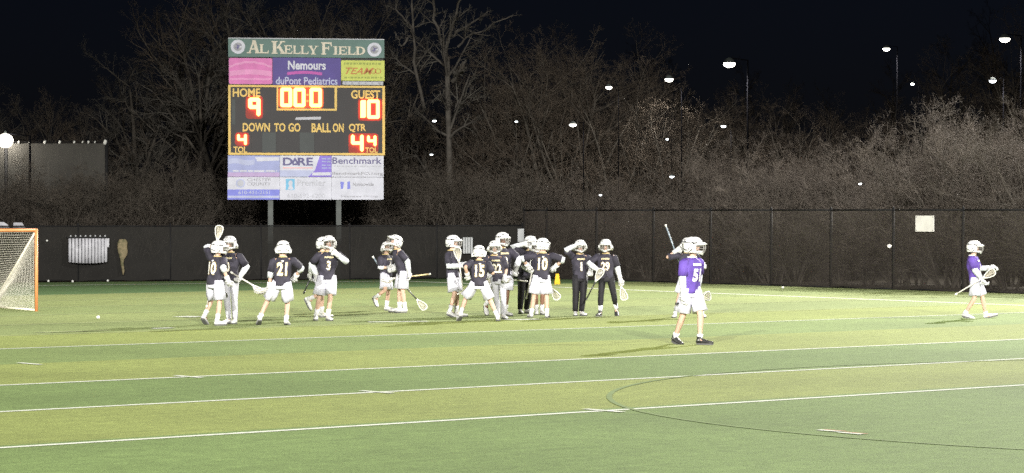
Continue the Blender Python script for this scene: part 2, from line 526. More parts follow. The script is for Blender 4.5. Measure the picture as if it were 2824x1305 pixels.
def spawn(rs, P, Rr, per, tmin, ang, lenr, L, rr):
    N, S, _ = P.shape
    t = rs.uniform(tmin, 0.98, (N, per))
    f = t * (S - 1); i = np.minimum(f.astype(int), S - 2); w = f - i
    ar = np.arange(N)[:, None]
    p = P[ar, i] * (1-w)[..., None] + P[ar, i+1] * w[..., None]
    dd = P[ar, i+1] - P[ar, i]; dd /= np.linalg.norm(dd, axis=2, keepdims=True) + 1e-9
    r0 = Rr[ar, i] * (1-w) + Rr[ar, i+1] * w
    rnd = rs.normal(0, 1, (N, per, 3)); rnd -= dd * (rnd * dd).sum(2, keepdims=True)
    rnd /= np.linalg.norm(rnd, axis=2, keepdims=True) + 1e-9
    th = rs.uniform(ang[0], ang[1], (N, per))
    d = dd * np.cos(th)[..., None] + rnd * np.sin(th)[..., None]
    l = (L[:, None] * rs.uniform(lenr[0], lenr[1], (N, per))) * (1.15 - 0.6 * t)
    return p.reshape(-1, 3), d.reshape(-1, 3), l.reshape(-1), np.maximum((r0 * rr), 0.004).reshape(-1)

def taper(r, S, tip):
    return r[:, None] * np.linspace(1, tip, S)[None, :]

def make_tree(seed, H, spec, stems=1, spread=0.05, r0=0.16, m_trunk=None, m_twig=None, up=0.02, fixed=None):
    """-> (trunk mesh, crown mesh); spec = per-level tuple (children, tmin, angle lo/hi, length lo/hi, wobble, up, sides, segments)"""
    rs = np.random.RandomState(seed)
    thick, fine = [], []
    if fixed is not None:
        polys = fixed
        allP = []
        for pts, ra, rb in polys:
            pts = np.array(pts, float)
            tt = np.linspace(0, len(pts)-1, 9); i = np.minimum(tt.astype(int), len(pts)-2); w = (tt-i)[:, None]
            q = pts[i]*(1-w) + pts[i+1]*w
            q[1:-1] += rs.normal(0, 0.05, (7, 3))
            allP.append((q, np.linspace(ra, rb, 9) * .8))
        P = np.array([a for a, _ in allP]); Rr = np.array([b for _, b in allP])
        L = np.linalg.norm(P[:, -1] - P[:, 0], axis=1)
    else:
        az = rs.uniform(0, 2*np.pi, stems)
        lean = rs.uniform(0.2, 1.0, stems) * spread
        D = np.stack([np.cos(az)*lean, np.sin(az)*lean, np.ones(stems)], 1); D /= np.linalg.norm(D, axis=1, keepdims=True)
        P0 = np.stack([np.cos(az)*0.25*(stems > 1), np.sin(az)*0.25*(stems > 1), np.full(stems, -0.1)], 1)
        L = np.full(stems, H) * rs.uniform(0.8, 1.02, stems)
        P = walk(rs, P0, D, L, 9, 0.06, 0.01)
        Rr = taper(np.full(stems, r0) * rs.uniform(0.7, 1.1, stems), 9, 0.2)
    thick.append(tubes_np(P, Rr, 7))
    for lv, (ch, tmin, a0, a1, l0, l1, wob, upv, sides, segs) in enumerate(spec):
        p, d, l, r = spawn(rs, P, Rr, ch, tmin if lv else tmin, (a0, a1), (l0, l1), L, 0.62 if lv < 2 else 0.7)
        P = walk(rs, p, d, l, segs, wob, upv); L = l
        Rr = taper(r, segs, 0.35)
        (thick if lv == 0 else fine).append(tubes_np(P, Rr, sides))
    return np_mesh('trunk', *combine(thick), m_trunk), np_mesh('crown', *combine(fine), m_twig)

TALL = [(13, .22, .5, 1.1, .30, .52, .10, .05, 5, 6), (7, .2, .4, 1.0, .35, .6, .14, .03, 4, 5), (6, .2, .4, 1.0, .35, .65, .18, .02, 3, 4), (5, .2, .4, 1.1, .4, .8, .2, .0, 3, 3)]
BUSH = [(6, .12, .3, .9, .35, .65, .10, .04, 4, 5), (6, .15, .4, 1.0, .35, .65, .16, .03, 4, 4), (5, .15, .4, 1.1, .4, .75, .2, .01, 3, 3), (3, .2, .4, 1.2, .4, .9, .2, .0, 3, 3)]
tall_kinds = [make_tree(11+i, 10.0, TALL, 1, .05, .17, M['bark'], M[['twig', 'twig_grey', 'twig_red'][i]]) for i in range(3)]
multi_kinds = [make_tree(31+i, 9.0, [(11, .15, .4, 1.0, .3, .5, .12, .05, 5, 5), (6, .2, .4, 1.0, .35, .6, .15, .03, 4, 4), (5, .2, .4, 1.0, .4, .7, .18, .02, 3, 4), (4, .2, .4, 1.1, .4, .8, .2, .0, 3, 3)],
                         5, .40, .11, M['bark'], M[['twig_red', 'twig_red'][i]]) for i in range(2)]
bush_kinds = [make_tree(51+i, 4.5, BUSH, 14, .75, .035, M['bark'], M[['twig_pale', 'twig', 'twig_pale'][i]]) for i in range(3)]

def interp(pts, x):
    if x <= pts[0][0]: return pts[0][1]
    for (a, b), (c, d) in zip(pts, pts[1:]):
        if x <= c: return b + (d - b) * (x - a) / (c - a)
    return pts[-1][1]

tree_rng = random.Random(77)
def plant(name, meshes, x, y, z, sc, sw, label, cat, group):
    t = empty(name, (x, y, z), label, cat, group, tree_rng.uniform(0, 6.28))
    t.scale = (sw, sw, sc)
    link('trunk', meshes[0], None, t); link('crown', meshes[1], None, t)
    return t
def row(name, kinds, hk, px0, px1, step, yf, top, label, cat, group, wide=1.0, jit=0.4, hv=(.9, 1.06)):
    px = px0
    while px < px1:
        y = yf(px) + tree_rng.uniform(-1.5, 1.5)
        x = (px - 1412) / FOC * y
        z = hill_z(x, y)
        h = EYE + (HOR - interp(top, px)) / FOC * y - z
        h *= tree_rng.uniform(*hv)
        s = h / hk
        plant(name, tree_rng.choice(kinds), x, y, z, s, s * wide * tree_rng.uniform(0.85, 1.15), label, cat, group)
        px += step * tree_rng.uniform(1 - jit, 1 + jit)

def fenceY(px):
    if px < 1440:
        return isect(FL0, FLdir, Vector((0, 0, 0)), Vector(((px-1412)/FOC, 1, 0))).y
    return isect(FR0, FRdir, Vector((0, 0, 0)), Vector(((px-1412)/FOC, 1, 0))).y

row('bare_shrub', bush_kinds, 4.6, 1500, 2990, 62, lambda p: fenceY(p) + 6.0,
    [(1500, 500), (1700, 500), (1880, 485), (2000, 440), (2150, 400), (2330, 460), (2450, 405), (2600, 340), (2824, 310), (3000, 300)],
    'leafless pale brown shrub growing close behind the tall mesh fence', 'shrub', 'bare shrubs behind the tall fence', 1.0, hv=(.62, 1.04))
row('bare_shrub', bush_kinds, 4.6, 1560, 2990, 112, lambda p: fenceY(p) + 10.0,
    [(1500, 510), (1700, 510), (1880, 495), (2000, 450), (2150, 385), (2330, 460), (2450, 400), (2600, 325), (2824, 295), (3000, 290)],
    'leafless pale brown shrub growing close behind the tall mesh fence', 'shrub', 'bare shrubs behind the tall fence', 1.0, hv=(.8, 1.08))
row('bare_undergrowth_shrub', bush_kinds[1:2], 4.6, -120, 1500, 75, lambda p: fenceY(p) + (9.5 if 500 < p < 1180 else 5.5),
    [(-100, 470), (600, 470), (1100, 450), (1500, 480)],
    'leafless brown undergrowth shrub in the dark behind the low black fence', 'shrub', 'undergrowth shrubs behind the low fence', 1.1)
row('multi_stemmed_tree', multi_kinds, 9.3, 1120, 1900, 88, lambda p: 110,
    [(1100, 330), (1200, 250), (1350, 135), (1500, 105), (1650, 140), (1780, 250), (1900, 350)],
    'bare reddish brown many stemmed tree in the clump right of the scoreboard', 'tree', 'reddish tree clump right of the scoreboard', 1.12)
row('multi_stemmed_tree', multi_kinds, 9.3, 1080, 1980, 100, lambda p: 124,
    [(1100, 300), (1200, 220), (1350, 100), (1500, 70), (1650, 110), (1780, 220), (1900, 330)],
    'bare reddish brown many stemmed tree in the clump right of the scoreboard', 'tree', 'reddish tree clump right of the scoreboard', 1.1)
row('bare_tree', tall_kinds, 10.6, -120, 1080, 58, lambda p: 112,
    [(-100, 200), (0, 200), (150, 255), (260, 320), (350, 210), (450, -40), (700, -90), (1000, -60), (1100, -50)],
    'dark leafless tree in the wood behind the low black fence', 'tree', 'bare trees of the wood on the left', 1.0)
row('bare_tree', tall_kinds[:2], 10.6, -60, 1150, 115, lambda p: 124,
    [(-100, 190), (0, 190), (150, 240), (260, 300), (350, 190), (450, -80), (700, -120), (1000, -90), (1150, -60)],
    'dark leafless tree in the wood behind the low black fence', 'tree', 'bare trees of the wood on the left', 1.0)
row('distant_tree', tall_kinds[:2], 10.6, 1650, 2980, 120, lambda p: 168,
    [(1650, 120), (1900, 120), (2200, 190), (2400, 150), (2600, 60), (2800, -60), (3000, -80)],
    'thin leafless tree far up the dark slope behind the shrubs', 'tree', 'distant trees on the dark slope', 0.8)
row('distant_tree', multi_kinds, 9.3, 1720, 2980, 62, lambda p: 136,
    [(1700, 300), (1900, 250), (2100, 230), (2330, 320), (2500, 270), (2700, 120), (2980, 0)],
    'thin leafless tree far up the dark slope behind the shrubs', 'tree', 'distant trees on the dark slope', 1.0)
# pale forked tree right of the scoreboard
TY = 108.0
tb = wp(1240, 600, TY); tb.z = 0
def tp(px, py, dy=0): 
    v = wp(px, py, TY) - tb
    return (v.x, v.y + dy, v.z)
limbs = [([tp(1243, 772), tp(1240, 420), tp(1234, 300), tp(1231, 160), tp(1224, 135)], .16, .115),
         ([tp(1231, 160), tp(1216, 115, .1), tp(1200, 60, .3), tp(1196, -10, .6), tp(1190, -90, .9)], .10, .05),
         ([tp(1231, 160), tp(1240, 105, -.1), tp(1258, 40, -.3), tp(1268, 0, -.6), tp(1280, -70, -.8)], .10, .045),
         ([tp(1240, 100), tp(1275, 75, .2), tp(1310, 55, .5), tp(1362, 20, .9)], .07, .03),
         ([tp(1262, 130), tp(1300, 105, -.3), tp(1345, 85, -.6), tp(1425, 40, -1.0)], .06, .025),
         ([tp(1248, 225), tp(1268, 200, -.5), tp(1289, 172, -.8)], .11, .09),
         ([tp(1170, 300), tp(1145, 180), tp(1140, 90), tp(1137, -30)], .09, .045),
         ([tp(1137, 80), tp(1105, 50, .3), tp(1095, 15, .5), tp(1080, -40, .7)], .06, .03),
         ([tp(1112, 125), tp(1130, 95, .1), tp(1145, 75, .2), tp(1180, 45, .4)], .055, .025),
         ([tp(1112, 125), tp(1098, 108, .1), tp(1090, 90, .2)], .05, .03)]
tr_, cr_ = make_tree(91, 10, [(9, .15, .4, 1.0, .2, .4, .14, .03, 4, 5), (6, .2, .4, 1.0, .35, .65, .18, .02, 3, 4), (5, .2, .4, 1.1, .4, .8, .2, .0, 3, 3)], m_trunk=M['bark_pale'], m_twig=M['twig_grey'], fixed=limbs)
t = empty('pale_tree', tb, 'tall pale barked bare tree with forked limbs right of the scoreboard', 'tree')
link('trunk', tr_, None, t); link('crown', cr_, None, t)

# ================================================================== fences
def fence(name, p0, d, dist_posts, h, screen, label, z_rail=True):
    f = empty(name, p0, label, 'fence')
    n = Vector((-d.y, d.x, 0))
    if n.y < 0: n = -n
    for k, s in enumerate(dist_posts):
        b = d * s
        mb = MB(); mb.tube([(b.x, b.y, -0.03), (b.x, b.y, h + .05)], .04, 8)
        mb.tube([(b.x, b.y, h + .05), (b.x, b.y, h + .10)], [.045, .01], 8)
        mb.build('post', M['steel_dark'], f, True)
        if k + 1 < len(dist_posts):
            s1 = dist_posts[k+1]
            # slightly billowing windscreen tied to the street side of the posts
            mb = MB(); nu, nv = 10, 5; rg = random.Random(k * 7 + int(h * 10))
            ph = rg.uniform(0, 6.28)
            vs = []
            for j in range(nv + 1):
                for i in range(nu + 1):
                    u, v = i / nu, j / nv
                    o = -0.05 - .05 * math.sin(math.pi * u) * math.sin(math.pi * v) * (1 + .6 * math.sin(5 * u + ph))
                    q = d * (s + .02 + (s1 - s - .04) * u) + n * o
                    z = .03 + (h - .06) * v - (.03 * math.sin(math.pi * u * 3 + ph) if j == 0 else 0)
                    vs.append((q.x, q.y, z))
            mb.add(vs, [(j*(nu+1)+i, j*(nu+1)+i+1, (j+1)*(nu+1)+i+1, (j+1)*(nu+1)+i) for j in range(nv) for i in range(nu)])
            mb.build('windscreen_panel', screen, f, True)
            mb = MB()
            a, b2 = d * s, d * s1
            mb.tube([(a.x, a.y, h), (b2.x, b2.y, h)], .028, 6)
            mb.build('top_rail', M['steel_dark'], f, True)
            mb = MB(); a = a + n * -.02; b2 = b2 + n * -.02
            mb.tube([(a.x, a.y, .035), (b2.x, b2.y, .035)], .022, 5)
            mb.build('bottom_rail', M['steel_dark'], f, True)
    return f
left_len = 34.0
fence('low_fence', FLstart, FLdir, [left_len * i / 11 for i in range(12)], 1.83, M['screen_left'],
      'low black windscreen fence behind the lacrosse goal and scoreboard side')
posts = []
for px in (1440, 1508, 1645, 1802, 1960, 2127, 2292, 2464, 2656, 2850):
    q = isect(FR0, FRdir, Vector((0, 0, 0)), Vector(((px - 1412) / FOC, 1, 0)))
    posts.append((q - FR0).length)
posts[0] = 0.12
for _ in range(6): posts.append(posts[-1] + 3.0)
fence('tall_fence', FR0, FRdir, posts, 2.36, M['screen_right'], 'tall dark mesh fence on the right below the pale shrubs')

# ball-stop net on poles at far left
NY_ = 99.0
nx0, nx1 = (-260 - 1412) / FOC * NY_, (294 - 1412) / FOC * NY_
ntop = EYE + (HOR - 392) / FOC * NY_
f = empty('ball_stop_net', ((nx0 + nx1) / 2, NY_, 0), 'tall dark ball-stop net on poles behind the goal with pale clips along its top', 'net')
hw = (nx1 - nx0) / 2
for k in range(3):
    x = -hw + hw * k
    MB().tube([(x, 0, 0), (x, 0, ntop + .1)], .06, 8).build('pole', M['steel_dark'], f, True)
mb = MB(); nu, nv = 24, 8
mb.add([(-hw + 2*hw*i/nu, .05*math.sin(i*1.3)*math.sin(math.pi*j/nv), .3 + (ntop-.35)*j/nv) for j in range(nv+1) for i in range(nu+1)],
       [(j*(nu+1)+i, j*(nu+1)+i+1, (j+1)*(nu+1)+i+1, (j+1)*(nu+1)+i) for j in range(nv) for i in range(nu)])
mb.build('netting', M['stop_net'], f, True)
MB().tube([(-hw, 0, ntop), (hw, 0, ntop)], .012, 5).build('cable', M['steel_dark'], f)
for px, r_ in ((52, .04), (82, .03), (124, .06), (165, .055), (205, .045), (228, .035), (244, .05), (262, .035), (290, .085)):
    x = (px - 1412) / FOC * NY_ - f.location.x
    mb = MB(); mb.tube([(x, -.05, ntop - r_*1.2), (x, -.05, ntop - r_*.4), (x + .02, -.05, ntop + r_*.5), (x, -.05, ntop + r_)], [r_*.4, r_*.8, r_*.7, r_*.2], 7)
    mb.build('clip', M['ball'], f, True)

# ================================================================== scoreboard
SY = 97.5
k = SY / FOC
ZB = EYE + (HOR - 551) * k
YAW = R(9)
sb = empty('scoreboard', ((844 - 1412) * k, SY, 0), 'large lit scoreboard reading home 9 guest 10 on two steel posts', 'scoreboard', rz=YAW)
CZ = math.cos(YAW)
def bx_(px): return (px - 844) * k / CZ
def bz_(py): return ZB + (551 - py) * k
for px in (748, 934):
    mb = MB(); x = bx_(px); mb.box(x - .09, x + .09, .10, .28, -.05, bz_(240))
    mb.build('post', M['steel_grey'], sb)
def bmat(name, c, **kw): return mat('board_' + name, c, kw.pop('rough', .5), .3, **kw)
BM = {n: bmat(n, c, noise=.10, nscale=3) for n, c in dict(
    black=(.018, .016, .020), green=(.085, .155, .145), pink=(.56,.15,.40), pink2=(.62,.25,.48), purple=(.062,.040,.225), magenta=(.40, .07, .34),
    lime=(.46,.50,.10), white=(.52,.53,.62), amber=(.62, .43, .12), cream=(.56,.51,.43), slate=(.035, .042, .045), lav=(.29,.32,.56),
    lav2=(.38,.41,.60), rose=(.40,.30,.52), violet=(.20, .14, .55), blue=(.17, .19, .60), cyan=(.14, .40, .62), grey=(.27,.27,.31), ink=(.10, .09, .22), rust=(.42, .14, .04), olive=(.26, .30, .06), palegrey=(.40,.41,.47), redline=(.70, .35, .35)).items()}
BM['led'] = mat('board_led', (.3, .02, .01), .4, emit=(1.0, .29, .06), estr=11.0)
BM['led_dim'] = mat('board_led_dim', (.3, .02, .01), .4, emit=(1.0, .25, .03), estr=1.6)
def panel(name, x0, x1, y0, y1, m, front=0.0, depth=.16, parent=None, rnd=0):
    mb = MB()
    X0, X1, Z1, Z0 = bx_(x0), bx_(x1), bz_(y0), bz_(y1)
    if rnd:
        r = rnd * k; poly = []
        for cx, cz, a in ((X1 - r, Z0 + r, -90), (X1 - r, Z1 - r, 0), (X0 + r, Z1 - r, 90), (X0 + r, Z0 + r, 180)):
            for i in range(5):
                an = R(a + 22.5 * i); poly.append((cx + r * math.cos(an), cz + r * math.sin(an)))
        mb.prism(poly, front, front + depth)
    else:
        mb.box(X0, X1, front, front + depth, Z0, Z1)
    return mb.build(name, BM[m], parent or sb)
def polyp(name, pts, m, front, parent, depth=.012):
    mb = MB()
    q = [(bx_(x), bz_(y)) for x, y in pts]
    area = sum(q[i][0]*q[(i+1) % len(q)][1] - q[(i+1) % len(q)][0]*q[i][1] for i in range(len(q)))
    if area < 0: q = q[::-1]
    mb.prism(q, front, front + depth)
    return mb.build(name, BM[m], parent)
_dg = None
def text_geom(body, offset=0.0):
    cu = bpy.data.curves.new('lettering', 'FONT')
    cu.body = body
    cu.offset = offset
    cu.resolution_u = 3
    o = bpy.data.objects.new('lettering', cu)
    COL.objects.link(o)
    bpy.context.view_layer.update()
    me = bpy.data.meshes.new_from_object(o.evaluated_get(bpy.context.evaluated_depsgraph_get()))
    bpy.data.objects.remove(o); bpy.data.curves.remove(cu)
    vs = np.array([v.co[:2] for v in me.vertices]); fs = [tuple(p.vertices) for p in me.polygons]
    bpy.data.meshes.remove(me)
    lo, hi = vs.min(0), vs.max(0)
    vs = (vs - lo) / (hi - lo)
    return vs, fs, (hi - lo)
def btext(name, body, x0, x1, y0, y1, m, front, parent, offset=.02, shear=0.0):
    vs, fs, _ = text_geom(body, offset)
    X0, X1, Z1, Z0 = bx_(x0), bx_(x1), bz_(y0), bz_(y1)
    mb = MB()
    mb.add([(X0 + (X1 - X0) * (u + shear * v), front, Z0 + (Z1 - Z0) * v) for u, v in vs], fs)
    return mb.build(name, BM[m], parent)

cab = panel('cabinet', 634, 1056, 158, 550, 'black', .02, .24)
# --- header with serif capitals
hd = panel('header_panel', 633, 1058, 109, 159, 'green', -.06, .20)
panel('header_trim', 633, 1058, 106.5, 109, 'palegrey', -.07, .22, hd)
def serif(ch, x0, x1, y0, y1):
    P = []   # list of polygons in unit square
    def bar(a, b, c, d): P.append([(a, c), (b, c), (b, d), (a, d)])
    def diag(xa, xb, w, ya=0.0, yb=1.0): P.append([(xa, ya), (xa + w, ya), (xb + w, yb), (xb, yb)])
    S, T = .24, .13
    if ch in 'LEFKDI':
        sx = .10 if ch != 'I' else .28
        sw = S if ch != 'I' else .44
        bar(sx, sx + sw, 0, 1); bar(0 if ch != 'I' else .05, sx + sw + .1, 0, .09); bar(0 if ch != 'I' else .05, sx + sw + .1, .91, 1)
    if ch == 'L': bar(.3, .95, 0, .13); P.append([(.80, .10), (.95, .10), (1.0, .34), (.93, .34)])
    if ch in 'EF':
        bar(.3, .92, .87, 1); P.append([(.78, .88), (.92, .88), (.95, .66), (.88, .66)])
        bar(.3, .68, .46, .58); bar(.62, .70, .36, .68)
    if ch == 'E': bar(.3, .95, 0, .13); P.append([(.80, .10), (.95, .10), (1.0, .36), (.93, .36)])
    if ch == 'K':
        diag(.34, .70, .13, .42, .97); diag(.76, .42, .24, .03, .58); bar(.60, 1.0, .91, 1); bar(.64, 1.04, 0, .09)
    if ch == 'A':
        diag(.10, .44, .12); diag(.66, .38, .25); bar(.25, .75, .27, .38); bar(-.02, .30, 0, .08); bar(.58, 1.02, 0, .08)
    if ch == 'Y':
        bar(.38, .62, 0, .5); diag(.38, .06, .24, .42, .97); diag(.48, .78, .12, .42, .97); bar(-.02, .40, .91, 1); bar(.66, 1.02, .91, 1); bar(.24, .76, 0, .09)
    if ch == 'D':
        o = []; i_ = []
        for q in range(9):
            a = -math.pi/2 + math.pi*q/8
            o.append((.42 + .56*math.cos(a), .5 + .5*math.sin(a))); i_.append((.42 + .30*math.cos(a), .5 + .37*math.sin(a)))
        for q in range(8): P.append([i_[q], o[q], o[q+1], i_[q+1]])
        bar(.3, .45, 0, .12); bar(.3, .45, .88, 1)
    X0, X1, Z1, Z0 = bx_(x0), bx_(x1), bz_(y0), bz_(y1)
    mb = MB()
    for n_, poly in enumerate(P):
        q = [(X0 + (X1-X0)*u, Z0 + (Z1-Z0)*v) for u, v in poly]
        area = sum(q[i][0]*q[(i+1) % len(q)][1] - q[(i+1) % len(q)][0]*q[i][1] for i in range(len(q)))
        if area < 0: q = q[::-1]
        mb.prism(q, -.085 - .0006 * n_, -.058)
    mb.build('letter', BM['cream'], hd)
for ch, x0, x1, y0, y1 in (('A', 684, 720, 113, 149), ('L', 717, 743, 124, 149), ('K', 750, 787, 115, 150), ('E', 784, 807, 126, 150), ('L', 808, 829, 127, 150), ('L', 829, 851, 127, 150),
                           ('Y', 850, 877, 127, 151), ('F', 885, 916, 117, 151), ('I', 917, 932, 128, 151), ('E', 932, 956, 128, 151), ('L', 957, 979, 128, 151), ('D', 979, 1006, 128, 151)):
    serif(ch, x0, x1, y0, y1)
for cx, cy in ((659, 131.5), (1030.5, 136)):
    def disc(r, m, fr, n=24, a0=0, a1=2*math.pi, name='emblem_ring', par=hd, dx=0, dy=0):
        pts = [(cx + dx + r*math.cos(a0 + (a1-a0)*i/n), cy + dy + r*math.sin(a0 + (a1-a0)*i/n)) for i in range(n)]
        return polyp(name, pts, m, fr, par)
    disc(19.5, 'white', -.075)
    disc(11.5, 'grey', -.082, name='emblem_disc')
    polyp('emblem_mark', [(cx - 9, cy + 4), (cx - 1, cy - 1), (cx - 5, cy - 8), (cx + 4, cy - 3), (cx + 8, cy - 7), (cx + 3, cy + 2), (cx - 2, cy + 9), (cx - 3, cy + 3)], 'ink', -.089, hd)
    polyp('emblem_mark', [(cx + 1, cy + 1), (cx + 10, cy - 3), (cx + 10, cy + 3)], 'white', -.095, hd)
# --- sponsor row above the score panel
pk = panel('sponsor_panel', 635, 752.5, 162, 233.5, 'pink', .0, .10, rnd=5)
pk['label'] = 'pink sponsor panel'
def band(pts_top, th, m, par, fr):
    up = pts_top; lo = [(x, y + th) for x, y in reversed(pts_top)]
    return polyp('print_band', up + lo, m, fr, par, .006)
arc = [(636 + 115*i/14, 183 - 13*math.sin(math.pi*i/14) + 1.2*math.sin(i*2.1)) for i in range(15)]
band(arc, 6, 'pink2', pk, -.006)
band([(637 + 113*i/10, 198 - 5*math.sin(math.pi*i/10)) for i in range(11)], 14, 'pink2', pk, -.006)
band([(637 + 113*i/10, 217 + .8*math.sin(i*1.7)) for i in range(11)], 5, 'pink2', pk, -.006)
pp = panel('sponsor_panel', 753.5, 939, 159.5, 235, 'purple', .0, .10)
pp['label'] = 'deep purple sponsor panel'
btext('lettering', 'Nemours', 795, 898, 168, 193, 'white', -.008, pp, .03)
band([(793 + 95*i/10, 200 - 4*math.sin(math.pi*i/10)) for i in range(11)], 8, 'magenta', pp, -.006)
btext('lettering', 'duPont Pediatrics', 762, 930, 213, 234, 'lav2', -.008, pp, .02)
lm = panel('sponsor_panel', 940, 1059, 166, 222, 'lime', -.01, .11)
lm['label'] = 'lime green sponsor panel'
btext('lettering', 'TEAM', 945, 1020, 186, 204, 'rust', -.018, lm, .01, .12)
for cx in (1028, 1041):
    cy = 195; mb = MB()
    for i in range(14):
        a0, a1 = 2*math.pi*i/14, 2*math.pi*(i+1)/14
        q = [(bx_(cx + r*math.cos(a)), bz_(cy + r*.8*math.sin(a))) for r, a in ((7, a0), (9, a0), (9, a1), (7, a1))]
        mb.prism(q[::-1], -.016, -.011)
    mb.build('print_ring', BM['rust'], lm)
def dashes(x0, x1, y, th, m, par, fr, seed, wmin=3, wmax=9, gap=2.5):
    """a line of print too small to read, as a row of little bars"""
    rg = random.Random(seed); x = x0; mb = MB()
    while x < x1:
        w = rg.uniform(wmin, wmax); w = min(w, x1 - x)
        mb.box(bx_(x), bx_(x + w), fr, fr + .004, bz_(y + th*rg.uniform(.8, 1)), bz_(y))
        x += w + gap
    o = mb.build('small_print', BM[m], par); o['kind'] = 'stuff'; return o
dashes(948, 1050, 172, 6, 'olive', lm, -.016, 1)
dashes(948, 1052, 211, 5, 'olive', lm, -.016, 2)
ws = panel('sponsor_strip', 944, 1055, 224, 233.5, 'palegrey', -.01, .10)
dashes(950, 1050, 226.5, 5, 'grey', ws, -.016, 3, 3, 7, 14)
# --- score panel and its amber frame
sp = panel('score_panel', 636, 1057, 237, 426, 'black', .005, .06)
for a in ((633, 1060, 236, 241.5), (633, 1060, 422, 428)): panel('frame_bar', *a, 'amber', -.02, .08)
for a in ((633, 639.5, 241.5, 422), (1053, 1060, 241.5, 422)): panel('frame_bar', *a, 'amber', -.02, .08)
ck = panel('clock_window', 768, 926, 240, 303, 'black', -.004, .02)
panel('clock_frame_bar', 764, 768.5, 241.5, 300, 'amber', -.022, .03, ck)
panel('clock_frame_bar', 922, 928.5, 241.5, 300, 'amber', -.022, .03, ck)
panel('clock_frame_bar', 764, 928.5, 300, 305.5, 'amber', -.022, .03, ck)
for a in ((725, 762, 366, 420), (827, 866, 366, 420)): panel('panel_rib', *a, 'slate', -.003, .01, sp)
for a in ((696, 722, 368, 420), (764, 792, 368, 420), (797, 825, 368, 420), (868, 895, 368, 420), (904, 932, 368, 420)): panel('digit_window', *a, 'black', -.008, .012, sp)
panel('panel_rib', 643, 652, 275, 345, 'slate', -.003, .01, sp)
polyp('maker_badge', [(817, 324), (886, 322), (883, 330), (814, 331)], 'palegrey', -.012, sp)
for body, x0, x1, y0, y1 in (('HOME', 645, 720, 245, 269), ('GUEST', 967, 1047, 248, 272), ('DOWN', 672, 746, 340, 364), ('TO', 757, 788, 340, 364), ('GO', 796, 829, 340, 364),
                             ('BALL', 859, 912, 340, 365), ('ON', 917, 947, 340, 365), ('QTR', 961, 1008, 341, 365), ('TOL', 647, 684, 405, 422), ('TOL', 1006, 1040, 406, 421)):
    o = btext('caption', body, x0, x1, y0, y1, 'amber', -.012, sp, .03)
BM['halo_orange'] = bmat('led_halo_orange', (.34, .050, .010), noise=.05, nscale=3)  # orange glow around the clock digits, put into a plate colour
BM['lens'] = bmat('led_halo_red', (.22, .014, .006), noise=.05, nscale=3)  # red glow around the other digits, put into a plate colour
SEG = {'0': 'abcdef', '1': 'bc', '4': 'bcfg', '9': 'abcfg'}
def digit(ch, x0, x1, y0, y1, th):
    if ch == '1' : 
        segs = [[(x0, y0 + 3), (x0 + 3, y0), (x1, y0), (x1, y1 - 3), (x1 - 3, y1), (x0, y1)]]
    else:
        ym = (y0 + y1) / 2; h = th / 2
        c = th * .45
        S_ = dict(a=[(x0 + c, y0), (x1 - c, y0), (x1 - c, y0 + th), (x0 + c, y0 + th)], d=[(x0 + c, y1 - th), (x1 - c, y1 - th), (x1 - c, y1), (x0 + c, y1)],
                  g=[(x0 + c, ym - h), (x1 - c, ym - h), (x1 - c, ym + h), (x0 + c, ym + h)],
                  f=[(x0, y0 + c), (x0 + c, y0), (x0 + th, y0 + c), (x0 + th, ym), (x0 + c, ym + h), (x0, ym)],
                  b=[(x1 - th, y0 + c), (x1 - c, y0), (x1, y0 + c), (x1, ym), (x1 - c, ym + h), (x1 - th, ym)],
                  e=[(x0, ym), (x0 + th, ym), (x0 + th, y1 - c), (x0 + c, y1), (x0, y1 - c)], c=[(x1 - th, ym), (x1, ym), (x1, y1 - c), (x1 - c, y1), (x1 - th, y1 - c)])
        segs = [S_[s] for s in SEG[ch]]
    mb = MB()
    for n_, pts in enumerate(segs):
        q = [(bx_(x), bz_(y)) for x, y in pts]
        area = sum(q[i][0]*q[(i+1) % len(q)][1] - q[(i+1) % len(q)][0]*q[i][1] for i in range(len(q)))
        if area < 0: q = q[::-1]
        mb.prism(q, -.070 - .001 * n_, -.0)
    return mb.build('digit', BM['led'], sb)
for ch, x0, x1, y0, y1, th in (('0', 774, 806, 243, 296, 9.2), ('0', 810, 842, 243, 296, 9.2), ('0', 854, 887, 243, 296, 9.2), ('9', 687, 720, 271, 322, 10.5),
                               ('1', 993, 1007, 276, 324, 10), ('0', 1011, 1045, 274, 327, 9.2), ('4', 657, 683, 371, 401, 7.2), ('4', 967, 1001, 371, 418, 9.2), ('4', 1011, 1036, 373, 403, 7.2)):
    digit(ch, x0, x1, y0, y1, th)
for a in ((769.5, 892, 242, 299), (680, 727, 264.5, 329), (986, 1052.5, 270, 333), (651, 690, 366, 404), (960, 1042, 367, 424)):  # added plates behind the digits, coloured to stand in for their halo
    panel('digit_halo_plate', *a, 'halo_orange' if a[0] == 769.5 else 'lens', -.0055 if a[0] == 769.5 else -.002, .012, rnd=9)
for y in (262, 279): polyp('colon_dot', [(845, y - 3), (851, y - 3), (851, y + 3), (845, y + 3)], 'led_dim', -.012, ck)
